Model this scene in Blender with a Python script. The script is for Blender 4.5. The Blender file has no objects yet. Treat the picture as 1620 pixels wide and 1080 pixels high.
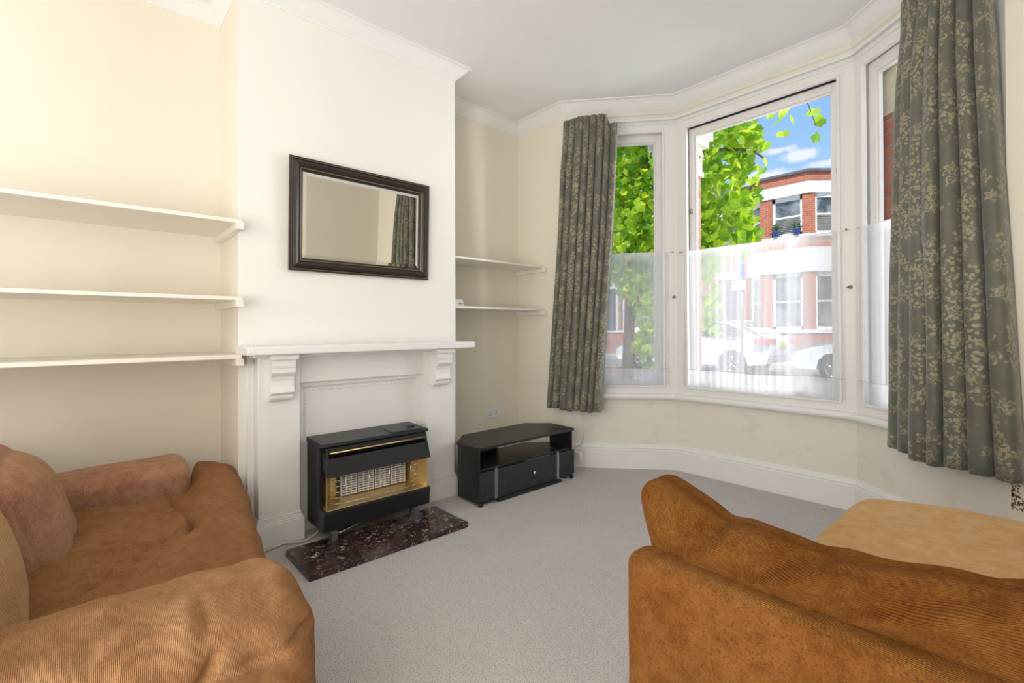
import bpy, bmesh, math, random
from mathutils import Vector, Matrix, noise
random.seed(7)
C = bpy.context.scene.collection
scene = bpy.context.scene
R = math.radians

# ---------------------------------------------------------------- camera
cam_d = bpy.data.cameras.new('camera'); cam = bpy.data.objects.new('camera', cam_d); C.objects.link(cam)
yaw, pitch, roll = 0.8379, 0.0058, -0.0040
cy_, sy_ = math.cos(yaw), math.sin(yaw)
F0 = Vector((-sy_, cy_, 0)); R0 = Vector((cy_, sy_, 0)); U0 = Vector((0, 0, 1))
Fv = math.cos(pitch)*F0 + math.sin(pitch)*U0; U1 = -math.sin(pitch)*F0 + math.cos(pitch)*U0
Rv = math.cos(roll)*R0 + math.sin(roll)*U1; Uv = -math.sin(roll)*R0 + math.cos(roll)*U1
m = Matrix((( Rv.x, Uv.x, -Fv.x, 0), (Rv.y, Uv.y, -Fv.y, 0), (Rv.z, Uv.z, -Fv.z, 1.111), (0, 0, 0, 1)))
cam.matrix_world = m
cam_d.sensor_width = 36; cam_d.lens = 758.4/1620*36
cam_d.shift_x = 0.0005; cam_d.shift_y = -0.0148
cam_d.clip_start = 0.02; cam_d.clip_end = 300
scene.camera = cam

# ---------------------------------------------------------------- view, sky, sun, added fill lights
scene.view_settings.view_transform = 'Standard'
scene.view_settings.look = 'None'
scene.view_settings.gamma = 1
scene.view_settings.use_curve_mapping = False
scene.view_settings.exposure = 0.12

w = bpy.data.worlds.new('sky'); scene.world = w; w.use_nodes = True
nt = w.node_tree; nt.nodes.clear()
def wn(t, **k):
    n = nt.nodes.new(t)
    for a, b in k.items(): setattr(n, a, b)
    return n
tc = wn('ShaderNodeTexCoord'); sep = wn('ShaderNodeSeparateXYZ'); nt.links.new(tc.outputs['Generated'], sep.inputs[0])
ramp = wn('ShaderNodeValToRGB'); nt.links.new(sep.outputs['Z'], ramp.inputs[0])
cr = ramp.color_ramp
cr.elements[0].position = 0.0; cr.elements[0].color = (.62, .76, .92, 1)
cr.elements[1].position = 1.0; cr.elements[1].color = (.12, .28, .75, 1)
e = cr.elements.new(.22); e.color = (.42, .66, .95, 1)
e = cr.elements.new(.42); e.color = (.26, .50, .92, 1)
mp = wn('ShaderNodeMapping'); mp.inputs['Scale'].default_value = (1, 1, 2.6); nt.links.new(tc.outputs['Generated'], mp.inputs[0])
nz = wn('ShaderNodeTexNoise'); nz.inputs['Scale'].default_value = 3.6; nz.inputs['Detail'].default_value = 7; nz.inputs['Roughness'].default_value = .55
nt.links.new(mp.outputs[0], nz.inputs['Vector'])
r2 = wn('ShaderNodeValToRGB'); nt.links.new(nz.outputs['Fac'], r2.inputs[0])
r2.color_ramp.elements[0].position = .56; r2.color_ramp.elements[0].color = (0, 0, 0, 1)
r2.color_ramp.elements[1].position = .70; r2.color_ramp.elements[1].color = (1, 1, 1, 1)
mx = wn('ShaderNodeMix', data_type='RGBA'); 
acc = r2.outputs[0]
def wm(op, a, b_):
    n_ = wn('ShaderNodeMath', operation=op)
    for i_, v_ in enumerate((a, b_)):
        if isinstance(v_, bpy.types.NodeSocket): nt.links.new(v_, n_.inputs[i_])
        else: n_.inputs[i_].default_value = v_
    return n_.outputs[0]
nz2 = wn('ShaderNodeTexNoise'); nz2.inputs['Scale'].default_value = 26; nz2.inputs['Detail'].default_value = 6; nt.links.new(tc.outputs['Generated'], nz2.inputs['Vector'])
for d_, w_ in (((-.2773, .9135, .2950), .044), ((-.3060, .9006, .3085), .030), ((-.330, .905, .270), .045), ((-.245, .925, .276), .03)):
    sb2 = wn('ShaderNodeVectorMath', operation='SUBTRACT'); nt.links.new(tc.outputs['Generated'], sb2.inputs[0]); sb2.inputs[1].default_value = d_
    ml = wn('ShaderNodeVectorMath', operation='MULTIPLY'); nt.links.new(sb2.outputs[0], ml.inputs[0]); ml.inputs[1].default_value = (1, 1, 3.2)
    ln = wn('ShaderNodeVectorMath', operation='LENGTH'); nt.links.new(ml.outputs[0], ln.inputs[0])
    q_ = wm('MULTIPLY', wm('SUBTRACT', wm('ADD', 1.0, wm('MULTIPLY', wm('SUBTRACT', nz2.outputs['Fac'], .5), 2.6)), wm('DIVIDE', ln.outputs['Value'], w_)), 1.8)
    q_ = wm('MINIMUM', wm('MAXIMUM', q_, 0.0), .85); acc = wm('MAXIMUM', acc, q_)
nt.links.new(acc, mx.inputs['Factor'])
nt.links.new(ramp.outputs[0], mx.inputs['A']); mx.inputs['B'].default_value = (.95, .95, .97, 1)
bg = wn('ShaderNodeBackground'); bg.inputs['Strength'].default_value = 1.0
nt.links.new(mx.outputs['Result'], bg.inputs[0])
wo = wn('ShaderNodeOutputWorld'); nt.links.new(bg.outputs[0], wo.inputs[0])

def sun(name, direction, strength, angle, color=(1, 1, 1)):
    d = bpy.data.lights.new(name, 'SUN'); d.energy = strength; d.angle = R(angle); d.color = color
    o = bpy.data.objects.new(name, d); C.objects.link(o)
    o.rotation_euler = Vector(direction).to_track_quat('-Z', 'Y').to_euler(); o.location = (0, 0, 12)
    return o
def area(name, loc, target, power, sx, sy, color=(1, 1, 1)):
    d = bpy.data.lights.new(name, 'AREA'); d.shape = 'RECTANGLE'; d.size = sx; d.size_y = sy; d.energy = power; d.color = color
    o = bpy.data.objects.new(name, d); C.objects.link(o); o.location = loc
    o.rotation_euler = (Vector(target)-Vector(loc)).to_track_quat('-Z', 'Y').to_euler()
    return o
sun('sun', (-.22, .60, -1.0), 5.2, .6, (1, .95, .86))
area('added_bay_fill', (.55, 5.7, 1.9), (-2.4, .9, 1.2), 185, 1.5, 2.4, (.98, .99, 1))  # added light outside the bay, strengthens the daylight entering the room
area('added_rear_fill', (-1.1, -2.5, 1.5), (-1.6, 2.5, .9), 46, 2.6, 1.9, (1, .985, .96))  # added fill behind the camera; the back wall has no window
area('added_side_fill', (.40, -.9, 1.9), (-2.2, 1.6, .6), 12, 1.0, 1.0, (1, .98, .95))  # added fill beside the camera, no lamp stands there
area('added_ceiling_fill', (-.35, -1.2, .75), (-.45, .9, 2.93), 44, 1.8, 1.6, (1, .985, .96))  # added upward fill that brightens the ceiling, no fitting modelled

# ---------------------------------------------------------------- materials
MATS = {}
class NT:
    def __init__(s, name):
        s.m = bpy.data.materials.new(name); s.m.use_nodes = True; s.t = s.m.node_tree
        s.b = s.t.nodes['Principled BSDF']; s.out = s.t.nodes['Material Output']
    def n(s, typ, ins=None, **k):
        nd = s.t.nodes.new(typ)
        for a, b in k.items(): setattr(nd, a, b)
        for a, b in (ins or {}).items():
            if isinstance(b, bpy.types.NodeSocket): s.t.links.new(b, nd.inputs[a])
            else: nd.inputs[a].default_value = b
        return nd
    def math(s, op, a, b=0.0, c=None):
        nd = s.n('ShaderNodeMath', operation=op)
        for i, v in enumerate((a, b) if c is None else (a, b, c)):
            if isinstance(v, bpy.types.NodeSocket): s.t.links.new(v, nd.inputs[i])
            else: nd.inputs[i].default_value = v
        return nd.outputs[0]
    def mix(s, f, a, b):
        nd = s.n('ShaderNodeMix', data_type='RGBA')
        for k, v in (('Factor', f), ('A', a), ('B', b)):
            if isinstance(v, bpy.types.NodeSocket): s.t.links.new(v, nd.inputs[k])
            else: nd.inputs[k].default_value = v if k == 'Factor' else (*v, 1)
        return nd.outputs['Result']
    def ramp(s, f, p0, p1):
        nd = s.n('ShaderNodeMapRange', {'Value': f, 'From Min': p0, 'From Max': p1}); nd.clamp = True
        return nd.outputs[0]
    def noise(s, vec, scale, detail=3, rough=.5, dist=0):
        nd = s.n('ShaderNodeTexNoise', {'Scale': scale, 'Detail': detail, 'Roughness': rough, 'Distortion': dist})
        if vec: s.t.links.new(vec, nd.inputs['Vector'])
        return nd.outputs['Fac']
    def obj(s): return s.n('ShaderNodeTexCoord').outputs['Object']
    def uv(s): return s.n('ShaderNodeTexCoord').outputs['UV']
    def mapping(s, vec, scale=(1, 1, 1), loc=(0, 0, 0)):
        return s.n('ShaderNodeMapping', {'Vector': vec, 'Scale': scale, 'Location': loc}).outputs[0]
    def bump(s, h, strength=.3, dist=.002):
        nd = s.n('ShaderNodeBump', {'Height': h, 'Strength': strength, 'Distance': dist}); s.t.links.new(nd.outputs[0], s.b.inputs['Normal'])
    def set(s, **k):
        for a, v in k.items():
            a = a.replace('_', ' ')
            if isinstance(v, bpy.types.NodeSocket): s.t.links.new(v, s.b.inputs[a])
            else: s.b.inputs[a].default_value = (*v, 1) if isinstance(v, tuple) and len(v) == 3 else v
        return s

def plain(name, col, rough=.5, metal=0, spec=.5, var=.06, vs=6, bump=0, bs=60):
    if name in MATS: return MATS[name]
    t = NT(name); o = t.obj(); f = t.noise(o, vs, 4)
    t.set(Base_Color=t.mix(t.ramp(f, .3, .7), tuple(c*(1-var) for c in col), tuple(min(1, c*(1+var)) for c in col)), Roughness=rough, Metallic=metal)
    t.b.inputs['Specular IOR Level'].default_value = spec
    if bump: t.bump(t.noise(o, bs, 3), bump)
    MATS[name] = t.m; return t.m

def wall_paint(name, col, stain=0.0, seed=0.):
    t = NT(name); o = t.n('ShaderNodeNewGeometry').outputs['Position']
    big = t.noise(t.mapping(o, loc=(seed, seed, 0)), 1.7, 5, .6)
    c = t.mix(t.ramp(big, .35, .7), tuple(x*.985 for x in col), col)
    if stain:
        fl = t.noise(t.mapping(o, loc=(seed, 3, 1), scale=(1, 1, 1.4)), 6, 8, .7)
        c = t.mix(t.math('MULTIPLY', t.ramp(fl, .54, .78), stain), c, (.50, .46, .38))
        fs = t.noise(t.mapping(o, scale=(1, 1, .6)), 60, 4, .7)
        c = t.mix(t.math('MULTIPLY', t.ramp(fs, .70, .78), stain*.9), c, (.33, .29, .23))
    t.set(Base_Color=c, Roughness=.75); t.b.inputs['Specular IOR Level'].default_value = .2
    t.bump(t.noise(o, 90, 3), .12, .001)
    return t.m
M_cream = wall_paint('cream_wall_paint', (.87, .81, .70))
M_chim = wall_paint('pale_cream_chimney_front', (.88, .86, .815), seed=2.)  # paler cream on the chimney front than on its sides
M_bay = wall_paint('stained_bay_wall_paint', (.85, .805, .72), .34, 5.)
M_white = plain('white_gloss_paint', (.86, .85, .83), .35, var=.015, bump=.04, bs=30)
M_shelf = plain('cream_shelf_paint', (.88, .83, .74), .4, var=.02)
M_ceiling = plain('ceiling_paint', (.86, .86, .855), .8, spec=.15, var=.01, bump=.06, bs=80)
M_cornice = plain('cornice_paint', (.87, .865, .855), .6, spec=.2, var=.01)
M_rail = plain('picture_rail_paint', (.82, .78, .70), .45, var=.03)
M_black = plain('black_metal', (.012, .012, .014), .38, var=.2)
M_charcoal = plain('black_ash_laminate', (.014, .013, .013), .42, var=.3, vs=14)
M_brass = plain('brass', (.62, .42, .15), .28, 1, var=.1)
M_gold = plain('brass_reflector', (.78, .60, .30), .3, .85, var=.08)
M_chrome = plain('chrome', (.75, .75, .76), .18, 1, var=.05)
M_plastic = plain('white_plastic', (.84, .84, .83), .3, var=.01)
M_dark = plain('dark_void', (.01, .01, .01), .8)
M_frame = plain('dark_brown_wood', (.025, .016, .011), .28, var=.25, vs=20)
M_bronze = plain('bronze_edge', (.30, .23, .16), .3, .6, var=.1)
M_ceramic = plain('white_ceramic', (.86, .80, .76), .6, var=.04)
M_tape = plain('grey_tape', (.16, .16, .17), .35, var=.15)
M_cord = plain('cream_cord', (.66, .62, .54), .5)
M_nail = plain('tarnished_metal', (.30, .27, .23), .4, .8)

def mirror_mat():
    t = NT('mirror_silver'); t.set(Base_Color=(.90, .90, .86), Roughness=.0, Metallic=1.0); return t.m
M_mirror = mirror_mat()
def glass_mat():
    t = NT('window_glass'); t.t.nodes.remove(t.b)
    tr = t.n('ShaderNodeBsdfTransparent', {'Color': (.97, .98, .98, 1)}); gl = t.n('ShaderNodeBsdfGlossy', {'Roughness': .0})
    fr = t.n('ShaderNodeFresnel', {'IOR': 1.25})
    bf = t.n('ShaderNodeNewGeometry').outputs['Backfacing']
    fac = t.math('MULTIPLY', fr.outputs[0], t.math('SUBTRACT', 1., bf))
    mxs = t.n('ShaderNodeMixShader', {0: fac, 1: tr.outputs[0], 2: gl.outputs[0]})
    t.t.links.new(mxs.outputs[0], t.out.inputs[0]); return t.m
M_glass = glass_mat()
def far_glass_mat():
    t = NT('painted_sky_window_glass'); o = t.obj()
    f = t.noise(o, 1.3, 5, .6)
    t.set(Base_Color=t.mix(t.ramp(f, .42, .6), (.06, .07, .08), (.30, .33, .34)), Roughness=.04); t.b.inputs['Specular IOR Level'].default_value = .8  # pale patches in the base colour imitate sky reflections
    return t.m
M_farglass = far_glass_mat()
def net_mat():
    t = NT('sheer_net'); t.t.nodes.remove(t.b)
    uv = t.uv(); s = t.n('ShaderNodeSeparateXYZ', {0: uv})
    streak = t.noise(t.mapping(uv, scale=(26, .35, 1)), 1.0, 4, .6)
    broad = t.noise(t.mapping(uv, scale=(5, .3, 1)), 1.0, 2, .5)
    head = t.ramp(s.outputs[1], .93, 1.0)       # gathered casing at the rod
    hem = t.math('LESS_THAN', s.outputs[1], .125)
    a = t.math('ADD', t.math('MULTIPLY', t.ramp(streak, .35, .7), .12), t.math('MULTIPLY', t.ramp(broad, .45, .62), .26))
    a = t.math('ADD', a, .40)
    a = t.math('ADD', a, t.math('MULTIPLY', head, .30))
    a = t.math('ADD', a, t.math('MULTIPLY', hem, .28))
    a = t.math('MINIMUM', a, .93)
    tr = t.n('ShaderNodeBsdfTransparent'); 
    di = t.n('ShaderNodeBsdfDiffuse', {'Color': (.93, .93, .95, 1)}); tl = t.n('ShaderNodeBsdfTranslucent', {'Color': (.93, .93, .95, 1)})
    ds = t.n('ShaderNodeMixShader', {0: .5, 1: di.outputs[0], 2: tl.outputs[0]})
    mxs = t.n('ShaderNodeMixShader', {0: a, 1: tr.outputs[0], 2: ds.outputs[0]})
    t.t.links.new(mxs.outputs[0], t.out.inputs[0]); return t.m
M_net = net_mat()

def carpet_mat():
    t = NT('grey_beige_carpet'); o = t.n('ShaderNodeNewGeometry').outputs['Position']
    f1 = t.noise(o, 240, 2, .6); f2 = t.noise(o, 1.6, 4, .6); f3 = t.noise(o, 260, 2, .5)
    c = t.mix(t.ramp(f2, .35, .68), (.64, .60, .58), (.71, .68, .66))
    c = t.mix(t.ramp(f1, .46, .37), c, (.26, .22, .20))
    c = t.mix(t.math('MULTIPLY', t.ramp(f3, .54, .66), .8), c, (.70, .67, .66))
    t.set(Base_Color=c, Roughness=.95); t.b.inputs['Specular IOR Level'].default_value = .1
    t.bump(t.noise(o, 200, 3, .7), .8, .006)
    return t.m
M_carpet = carpet_mat()

def marble_mat():
    t = NT('dark_red_marble'); o = t.obj()
    f = t.noise(o, 16, 7, .68, 1.2); g = t.noise(t.mapping(o, loc=(3, 1, 2)), 30, 6, .7, 1.5); h = t.noise(t.mapping(o, loc=(9, 4, 2)), 5, 5, .6)
    c = t.mix(t.ramp(f, .40, .60), (.012, .010, .011), (.075, .028, .028))
    c = t.mix(t.ramp(g, .57, .64), c, (.62, .56, .56))
    c = t.mix(t.math('MULTIPLY', t.ramp(h, .52, .70), .35), c, (.20, .20, .22))
    t.set(Base_Color=c, Roughness=t.math('ADD', t.math('MULTIPLY', h, .3), .12)); return t.m
M_marble = marble_mat()

def brick_mat(name, a, b, mortar, scale=1.0, axis='XZ'):
    t = NT(name); g = t.n('ShaderNodeNewGeometry'); s = t.n('ShaderNodeSeparateXYZ', {0: g.outputs['Position']})
    u = t.math('ADD', s.outputs[0], s.outputs[1])
    v = t.n('ShaderNodeCombineXYZ', {0: u, 1: s.outputs[2], 2: 0.0}).outputs[0]
    br = t.n('ShaderNodeTexBrick', {'Vector': v, 'Color1': (*a, 1), 'Color2': (*b, 1), 'Mortar': (*mortar, 1), 'Scale': 1.0, 'Mortar Size': .006*scale,
             'Brick Width': .225*scale, 'Row Height': .075*scale, 'Bias': 0.0})
    f = t.noise(g.outputs['Position'], 3, 5, .6)
    c = t.mix(t.math('MULTIPLY', t.ramp(f, .35, .75), .35), br.outputs['Color'], tuple(x*.6 for x in a))
    t.set(Base_Color=c, Roughness=.85); t.bump(br.outputs['Fac'], -.4, .004); return t.m
M_brick = brick_mat('red_brick', (.44, .115, .055), (.56, .17, .08), (.45, .36, .30))
M_brick_pale = brick_mat('sooty_pier_brick', (.46, .16, .11), (.58, .25, .18), (.33, .34, .32))
M_stock = brick_mat('yellow_stock_brick', (.34, .24, .14), (.42, .30, .17), (.40, .36, .30))
M_stone = plain('white_masonry_paint', (.84, .83, .80), .7, var=.03, vs=3)
M_cap = plain('cream_stone', (.72, .67, .54), .7, var=.08, vs=20)
M_slate = plain('grey_slate', (.13, .13, .15), .6, var=.25, vs=4)
M_road = plain('asphalt', (.22, .22, .22), .9, var=.12, vs=30)
M_pave = plain('paving', (.50, .48, .44), .85, var=.08, vs=4)
M_car = plain('white_car_paint', (.82, .83, .84), .18, var=.01); M_car.node_tree.nodes['Principled BSDF'].inputs['Coat Weight'].default_value = .6
M_carglass = plain('dark_car_glass', (.03, .035, .04), .05, var=.05)
M_tyre = plain('black_rubber', (.02, .02, .02), .8)
M_alloy = plain('alloy_wheel', (.48, .49, .50), .3, .9)
M_lamp = plain('red_tail_light', (.62, .05, .05), .15, var=.1)
M_bluepot = plain('blue_glazed_pot', (.06, .10, .36), .3)
M_trunk = plain('tree_bark', (.12, .085, .05), .9, var=.3, bump=.6, bs=30)
M_door = plain('dark_painted_door', (.05, .06, .09), .3)
M_sign_b = plain('blue_sign_paint', (.05, .16, .55), .4); M_grey = plain('galvanised_grey', (.35, .36, .37), .5, .5)
M_yellow = plain('yellow_plastic', (.85, .68, .05), .4)
M_darkgreen = plain('potted_plant_leaf', (.05, .16, .03), .5, var=.4, vs=30)
M_blind = plain('pale_blind_slat', (.40, .37, .30), .5)

def leaf_mat():
    t = NT('lime_green_leaf'); t.t.nodes.remove(t.b)
    g = t.n('ShaderNodeNewGeometry'); ri = g.outputs['Random Per Island']
    a = t.mix(ri, (.05, .17, .010), (.36, .56, .03)); 
    di = t.n('ShaderNodeBsdfPrincipled', {'Base Color': a, 'Roughness': .38}); 
    tl = t.n('ShaderNodeBsdfTranslucent', {'Color': t.mix(ri, (.34, .62, .01), (.93, .98, .10))})
    mxs = t.n('ShaderNodeMixShader', {0: .62, 1: di.outputs[0], 2: tl.outputs[0]})
    t.t.links.new(mxs.outputs[0], t.out.inputs[0]); return t.m
M_leaf = leaf_mat()

def cord_mat(name, base, dark, light, axis, period, nap=.5, ribs=.55, fuzz=.35):
    # corduroy / chenille: fine ribs running across the cloth's own u or v direction
    t = NT(name); o = t.obj(); s = t.n('ShaderNodeSeparateXYZ', {0: t.uv()})
    k = s.outputs[axis]; wob = t.math('MULTIPLY', t.math('SUBTRACT', t.noise(o, 14, 2), .5), period*1.6)
    row = t.math('DIVIDE', t.math('ADD', k, wob), period)
    b = t.math('ADD', t.math('MULTIPLY', t.math('SINE', t.math('MULTIPLY', row, 2*math.pi)), .5), .5)
    brk = t.noise(t.n('ShaderNodeCombineXYZ', {0: t.math('FLOOR', t.math('ADD', row, .25)), 1: t.math('MULTIPLY', s.outputs[1-axis], 90), 2: 0.}).outputs[0], 1.0, 2, .6)
    fz = t.noise(o, 190, 3, .75); big = t.noise(o, 4.5, 5, .62, .6); mid = t.noise(o, 26, 5, .65)
    c = t.mix(t.ramp(big, .32, .66), base, tuple(x*nap+y*(1-nap) for x, y in zip(light, base)))
    c = t.mix(t.math('MULTIPLY', t.ramp(mid, .46, .72), .45), c, light)
    c = t.mix(t.math('MULTIPLY', t.ramp(mid, .50, .30), .45), c, tuple((x+y)/2 for x, y in zip(base, dark)))
    c = t.mix(t.math('MULTIPLY', t.math('SUBTRACT', 1., t.math('POWER', b, .8)), t.math('MULTIPLY', t.ramp(brk, .25, .6), ribs)), c, dark)
    c = t.mix(t.math('MULTIPLY', t.ramp(fz, .56, .70), fuzz), c, light)
    c = t.mix(t.math('MULTIPLY', t.ramp(fz, .46, .34), fuzz), c, dark)
    t.set(Base_Color=c, Roughness=.9, Sheen_Weight=.3, Sheen_Roughness=.45); t.b.inputs['Specular IOR Level'].default_value = .12
    t.b.inputs['Sheen Tint'].default_value = (*[min(1, x*1.6) for x in light], 1)
    t.bump(t.math('ADD', t.math('MULTIPLY', b, min(1., ribs*1.5)), t.math('MULTIPLY', fz, .8)), .7, .003)
    return t.m
base1, dark1, lite1 = (.40, .185, .072), (.15, .055, .02), (.62, .36, .18)
M_cordY = cord_mat('tan_corduroy_arm', (.37, .175, .070), (.15, .055, .019), (.56, .34, .18), 1, .0028, ribs=.5)
M_cordYu = cord_mat('tan_corduroy_arm_flank', (.37, .175, .070), (.15, .055, .019), (.56, .34, .18), 0, .0028, ribs=.5)
M_cordZ = cord_mat('tan_corduroy_side_panel', (.36, .165, .065), (.13, .048, .017), (.54, .31, .15), 1, .0030, ribs=.6)
M_cordS = cord_mat('brown_corduroy_seat', (.30, .125, .048), (.12, .042, .016), (.48, .26, .125), 1, .0032, ribs=.45)
M_fuzz = cord_mat('brown_chenille', (.33, .155, .085), (.14, .055, .027), (.54, .33, .21), 0, .009, ribs=.10, fuzz=.5)
M_cushN = cord_mat('tan_chenille_cushion', (.46, .25, .11), (.24, .11, .04), (.66, .45, .25), 1, .007, ribs=.35)
M_cordB = cord_mat('amber_corduroy_back', (.165, .050, .005), (.030, .007, .001), (.33, .145, .035), 1, .0055, nap=.45, ribs=.8)
M_cordF = cord_mat('amber_woven_lit', (.23, .085, .014), (.05, .014, .002), (.42, .21, .06), 1, .0042, ribs=.7)  # ribbed frame top; window light is put into its lighter tone
M_cordP = cord_mat('amber_plain_weave_shaded', (.155, .054, .009), (.045, .013, .002), (.27, .12, .033), 1, .0042, ribs=.12, fuzz=.6)  # same cloth unribbed; darker tone is mostly painted shade, partly nap
M_seatT = cord_mat('golden_velvet_seat', (.52, .285, .11), (.33, .16, .05), (.70, .48, .26), 1, .02, ribs=.05, fuzz=.3)

def damask_mat():
    t = NT('grey_green_damask'); uv = t.uv()
    wob = t.n('ShaderNodeTexNoise', {'Vector': uv, 'Scale': 14, 'Detail': 2})
    uvd = t.n('ShaderNodeVectorMath', {0: uv, 1: t.n('ShaderNodeVectorMath', {0: wob.outputs['Color'], 3: .05}, operation='SCALE').outputs[0]}, operation='ADD').outputs[0]
    vo = t.n('ShaderNodeTexVoronoi', {'Vector': uvd, 'Scale': 10.5, 'Randomness': .7}, voronoi_dimensions='2D')
    sc = t.n('ShaderNodeVectorMath', {0: uvd, 3: 1.0}, operation='SCALE').outputs[0]
    loc = t.n('ShaderNodeVectorMath', {0: sc, 1: vo.outputs['Position']}, operation='SUBTRACT').outputs[0]
    s = t.n('ShaderNodeSeparateXYZ', {0: loc})
    ang = t.math('ARCTAN2', s.outputs[1], s.outputs[0]); rad = vo.outputs['Distance']
    pet = t.math('ADD', t.math('MULTIPLY', t.math('COSINE', t.math('MULTIPLY', ang, 5.)), .09), .27)
    flower = t.math('LESS_THAN', rad, pet)
    ring = t.math('LESS_THAN', t.math('ABSOLUTE', t.math('SUBTRACT', rad, t.math('MULTIPLY', pet, .55))), .025)
    vein = t.noise(uvd, 85, 3, .65); v1 = t.ramp(vein, .44, .50)
    flower = t.math('MULTIPLY', t.math('MULTIPLY', flower, t.math('SUBTRACT', 1., ring)), v1)
    cl = t.noise(uvd, 6.5, 1); clm = t.ramp(cl, .40, .45)
    leaf = t.n('ShaderNodeTexVoronoi', {'Vector': uvd, 'Scale': 46.}, voronoi_dimensions='2D')
    lf = t.math('MULTIPLY', t.math('LESS_THAN', leaf.outputs['Distance'], .36), t.ramp(t.noise(t.mapping(uvd, loc=(4, 2, 0)), 6.5, 2), .49, .53))
    lf = t.math('MULTIPLY', lf, t.ramp(vein, .40, .46))
    msk = t.math('MAXIMUM', t.math('MULTIPLY', flower, clm), lf)
    ground = t.mix(t.noise(uv, 8, 3), (.090, .090, .068), (.165, .17, .135))
    c = t.mix(t.math('MULTIPLY', msk, .68), ground, (.43, .37, .235))
    t.set(Base_Color=c, Roughness=.55, Sheen_Weight=.25); t.b.inputs['Specular IOR Level'].default_value = .4
    t.bump(t.noise(uv, 600, 2), .2, .001)
    return t.m
M_damask = damask_mat()
M_lining = plain('grey_blue_curtain_lining', (.36, .40, .42), .8)

# ---------------------------------------------------------------- mesh helpers
class B:
    def __init__(s): s.bm = bmesh.new()
    def box(s, x0, y0, z0, x1, y1, z1, mi=0):
        vs = [s.bm.verts.new((x, y, z)) for z in (z0, z1) for x, y in ((x0, y0), (x1, y0), (x1, y1), (x0, y1))]
        for f in ((3, 2, 1, 0), (4, 5, 6, 7), (0, 1, 5, 4), (1, 2, 6, 5), (2, 3, 7, 6), (3, 0, 4, 7)):
            q = s.bm.faces.new([vs[i] for i in f]); q.material_index = mi
        return s
    def prism(s, pts, z0, z1, mi=0):
        lo = [s.bm.verts.new((x, y, z0)) for x, y in pts]; hi = [s.bm.verts.new((x, y, z1)) for x, y in pts]
        n = len(pts); fs = [s.bm.faces.new(list(reversed(lo))), s.bm.faces.new(hi)]
        for i in range(n): fs.append(s.bm.faces.new((lo[i], lo[(i+1) % n], hi[(i+1) % n], hi[i])))
        for f in fs: f.material_index = mi
        return s
    def loft(s, rings, closed=True, cap=True, mi=0, smooth=False):
        vr = [[s.bm.verts.new(p) for p in r] for r in rings]; n = len(rings[0])
        for a, b in zip(vr, vr[1:]):
            for i in range(n if closed else n-1):
                f = s.bm.faces.new((a[i], a[(i+1) % n], b[(i+1) % n], b[i])); f.material_index = mi; f.smooth = smooth
        if cap and closed:
            for r, rev in ((vr[0], True), (vr[-1], False)):
                f = s.bm.faces.new(list(reversed(r)) if rev else r); f.material_index = mi
        return s
    def tube(s, pts, r, n=8, mi=0):
        pts = [Vector(p) for p in pts]; rings = []
        for i, p in enumerate(pts):
            d = (pts[min(i+1, len(pts)-1)]-pts[max(i-1, 0)]).normalized()
            up = Vector((0, 0, 1)) if abs(d.z) < .95 else Vector((1, 0, 0))
            a = d.cross(up).normalized(); b = a.cross(d); rr = r[i] if isinstance(r, (list, tuple)) else r
            rings.append([p+a*math.cos(t*2*math.pi/n)*rr+b*math.sin(t*2*math.pi/n)*rr for t in range(n)])
        return s.loft(rings, mi=mi, smooth=True)
    def lathe(s, c, axis, prof, n=24, mi=0):
        ax = Vector(axis).normalized(); up = Vector((0, 0, 1)) if abs(ax.z) < .9 else Vector((1, 0, 0))
        a = ax.cross(up).normalized(); b = ax.cross(a); c = Vector(c)
        rings = [[c+ax*h+(a*math.cos(t*2*math.pi/n)+b*math.sin(t*2*math.pi/n))*max(r, 1e-4) for t in range(n)] for r, h in prof]
        return s.loft(rings, mi=mi, smooth=True)
    def build(s, name, mat, parent=None, bevel=0, smooth=False, subs=0):
        bmesh.ops.recalc_face_normals(s.bm, faces=s.bm.faces)
        me = bpy.data.meshes.new(name)
        if parent:
            off = Vector((0, 0, 0)); p = parent
            while p: off += p.location; p = p.parent
            for v in s.bm.verts: v.co -= off
        s.bm.to_mesh(me); s.bm.free()
        for q in (mat if isinstance(mat, (list, tuple)) else [mat]): me.materials.append(q)
        o = bpy.data.objects.new(name, me); C.objects.link(o); o.parent = parent
        if smooth:
            for f in me.polygons: f.use_smooth = True
        if bevel:
            md = o.modifiers.new('bevel', 'BEVEL'); md.width = bevel; md.segments = 2; md.limit_method = 'ANGLE'; md.angle_limit = R(40)
        return o
def struct(o): o['kind'] = 'structure'; return o
def tag(o, label, cat, group=None):
    o['label'] = label; o['category'] = cat
    if group: o['group'] = group
    return o
def thing(name, label, cat, loc=(0, 0, 0), group=None):
    o = bpy.data.objects.new(name, None); C.objects.link(o); o.location = loc; o.empty_display_size = .1
    return tag(o, label, cat, group)
def copy_tree(o, parent=None):
    c = o.copy(); C.objects.link(c); c.parent = parent
    for ch in o.children: copy_tree(ch, c)
    return c

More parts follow.
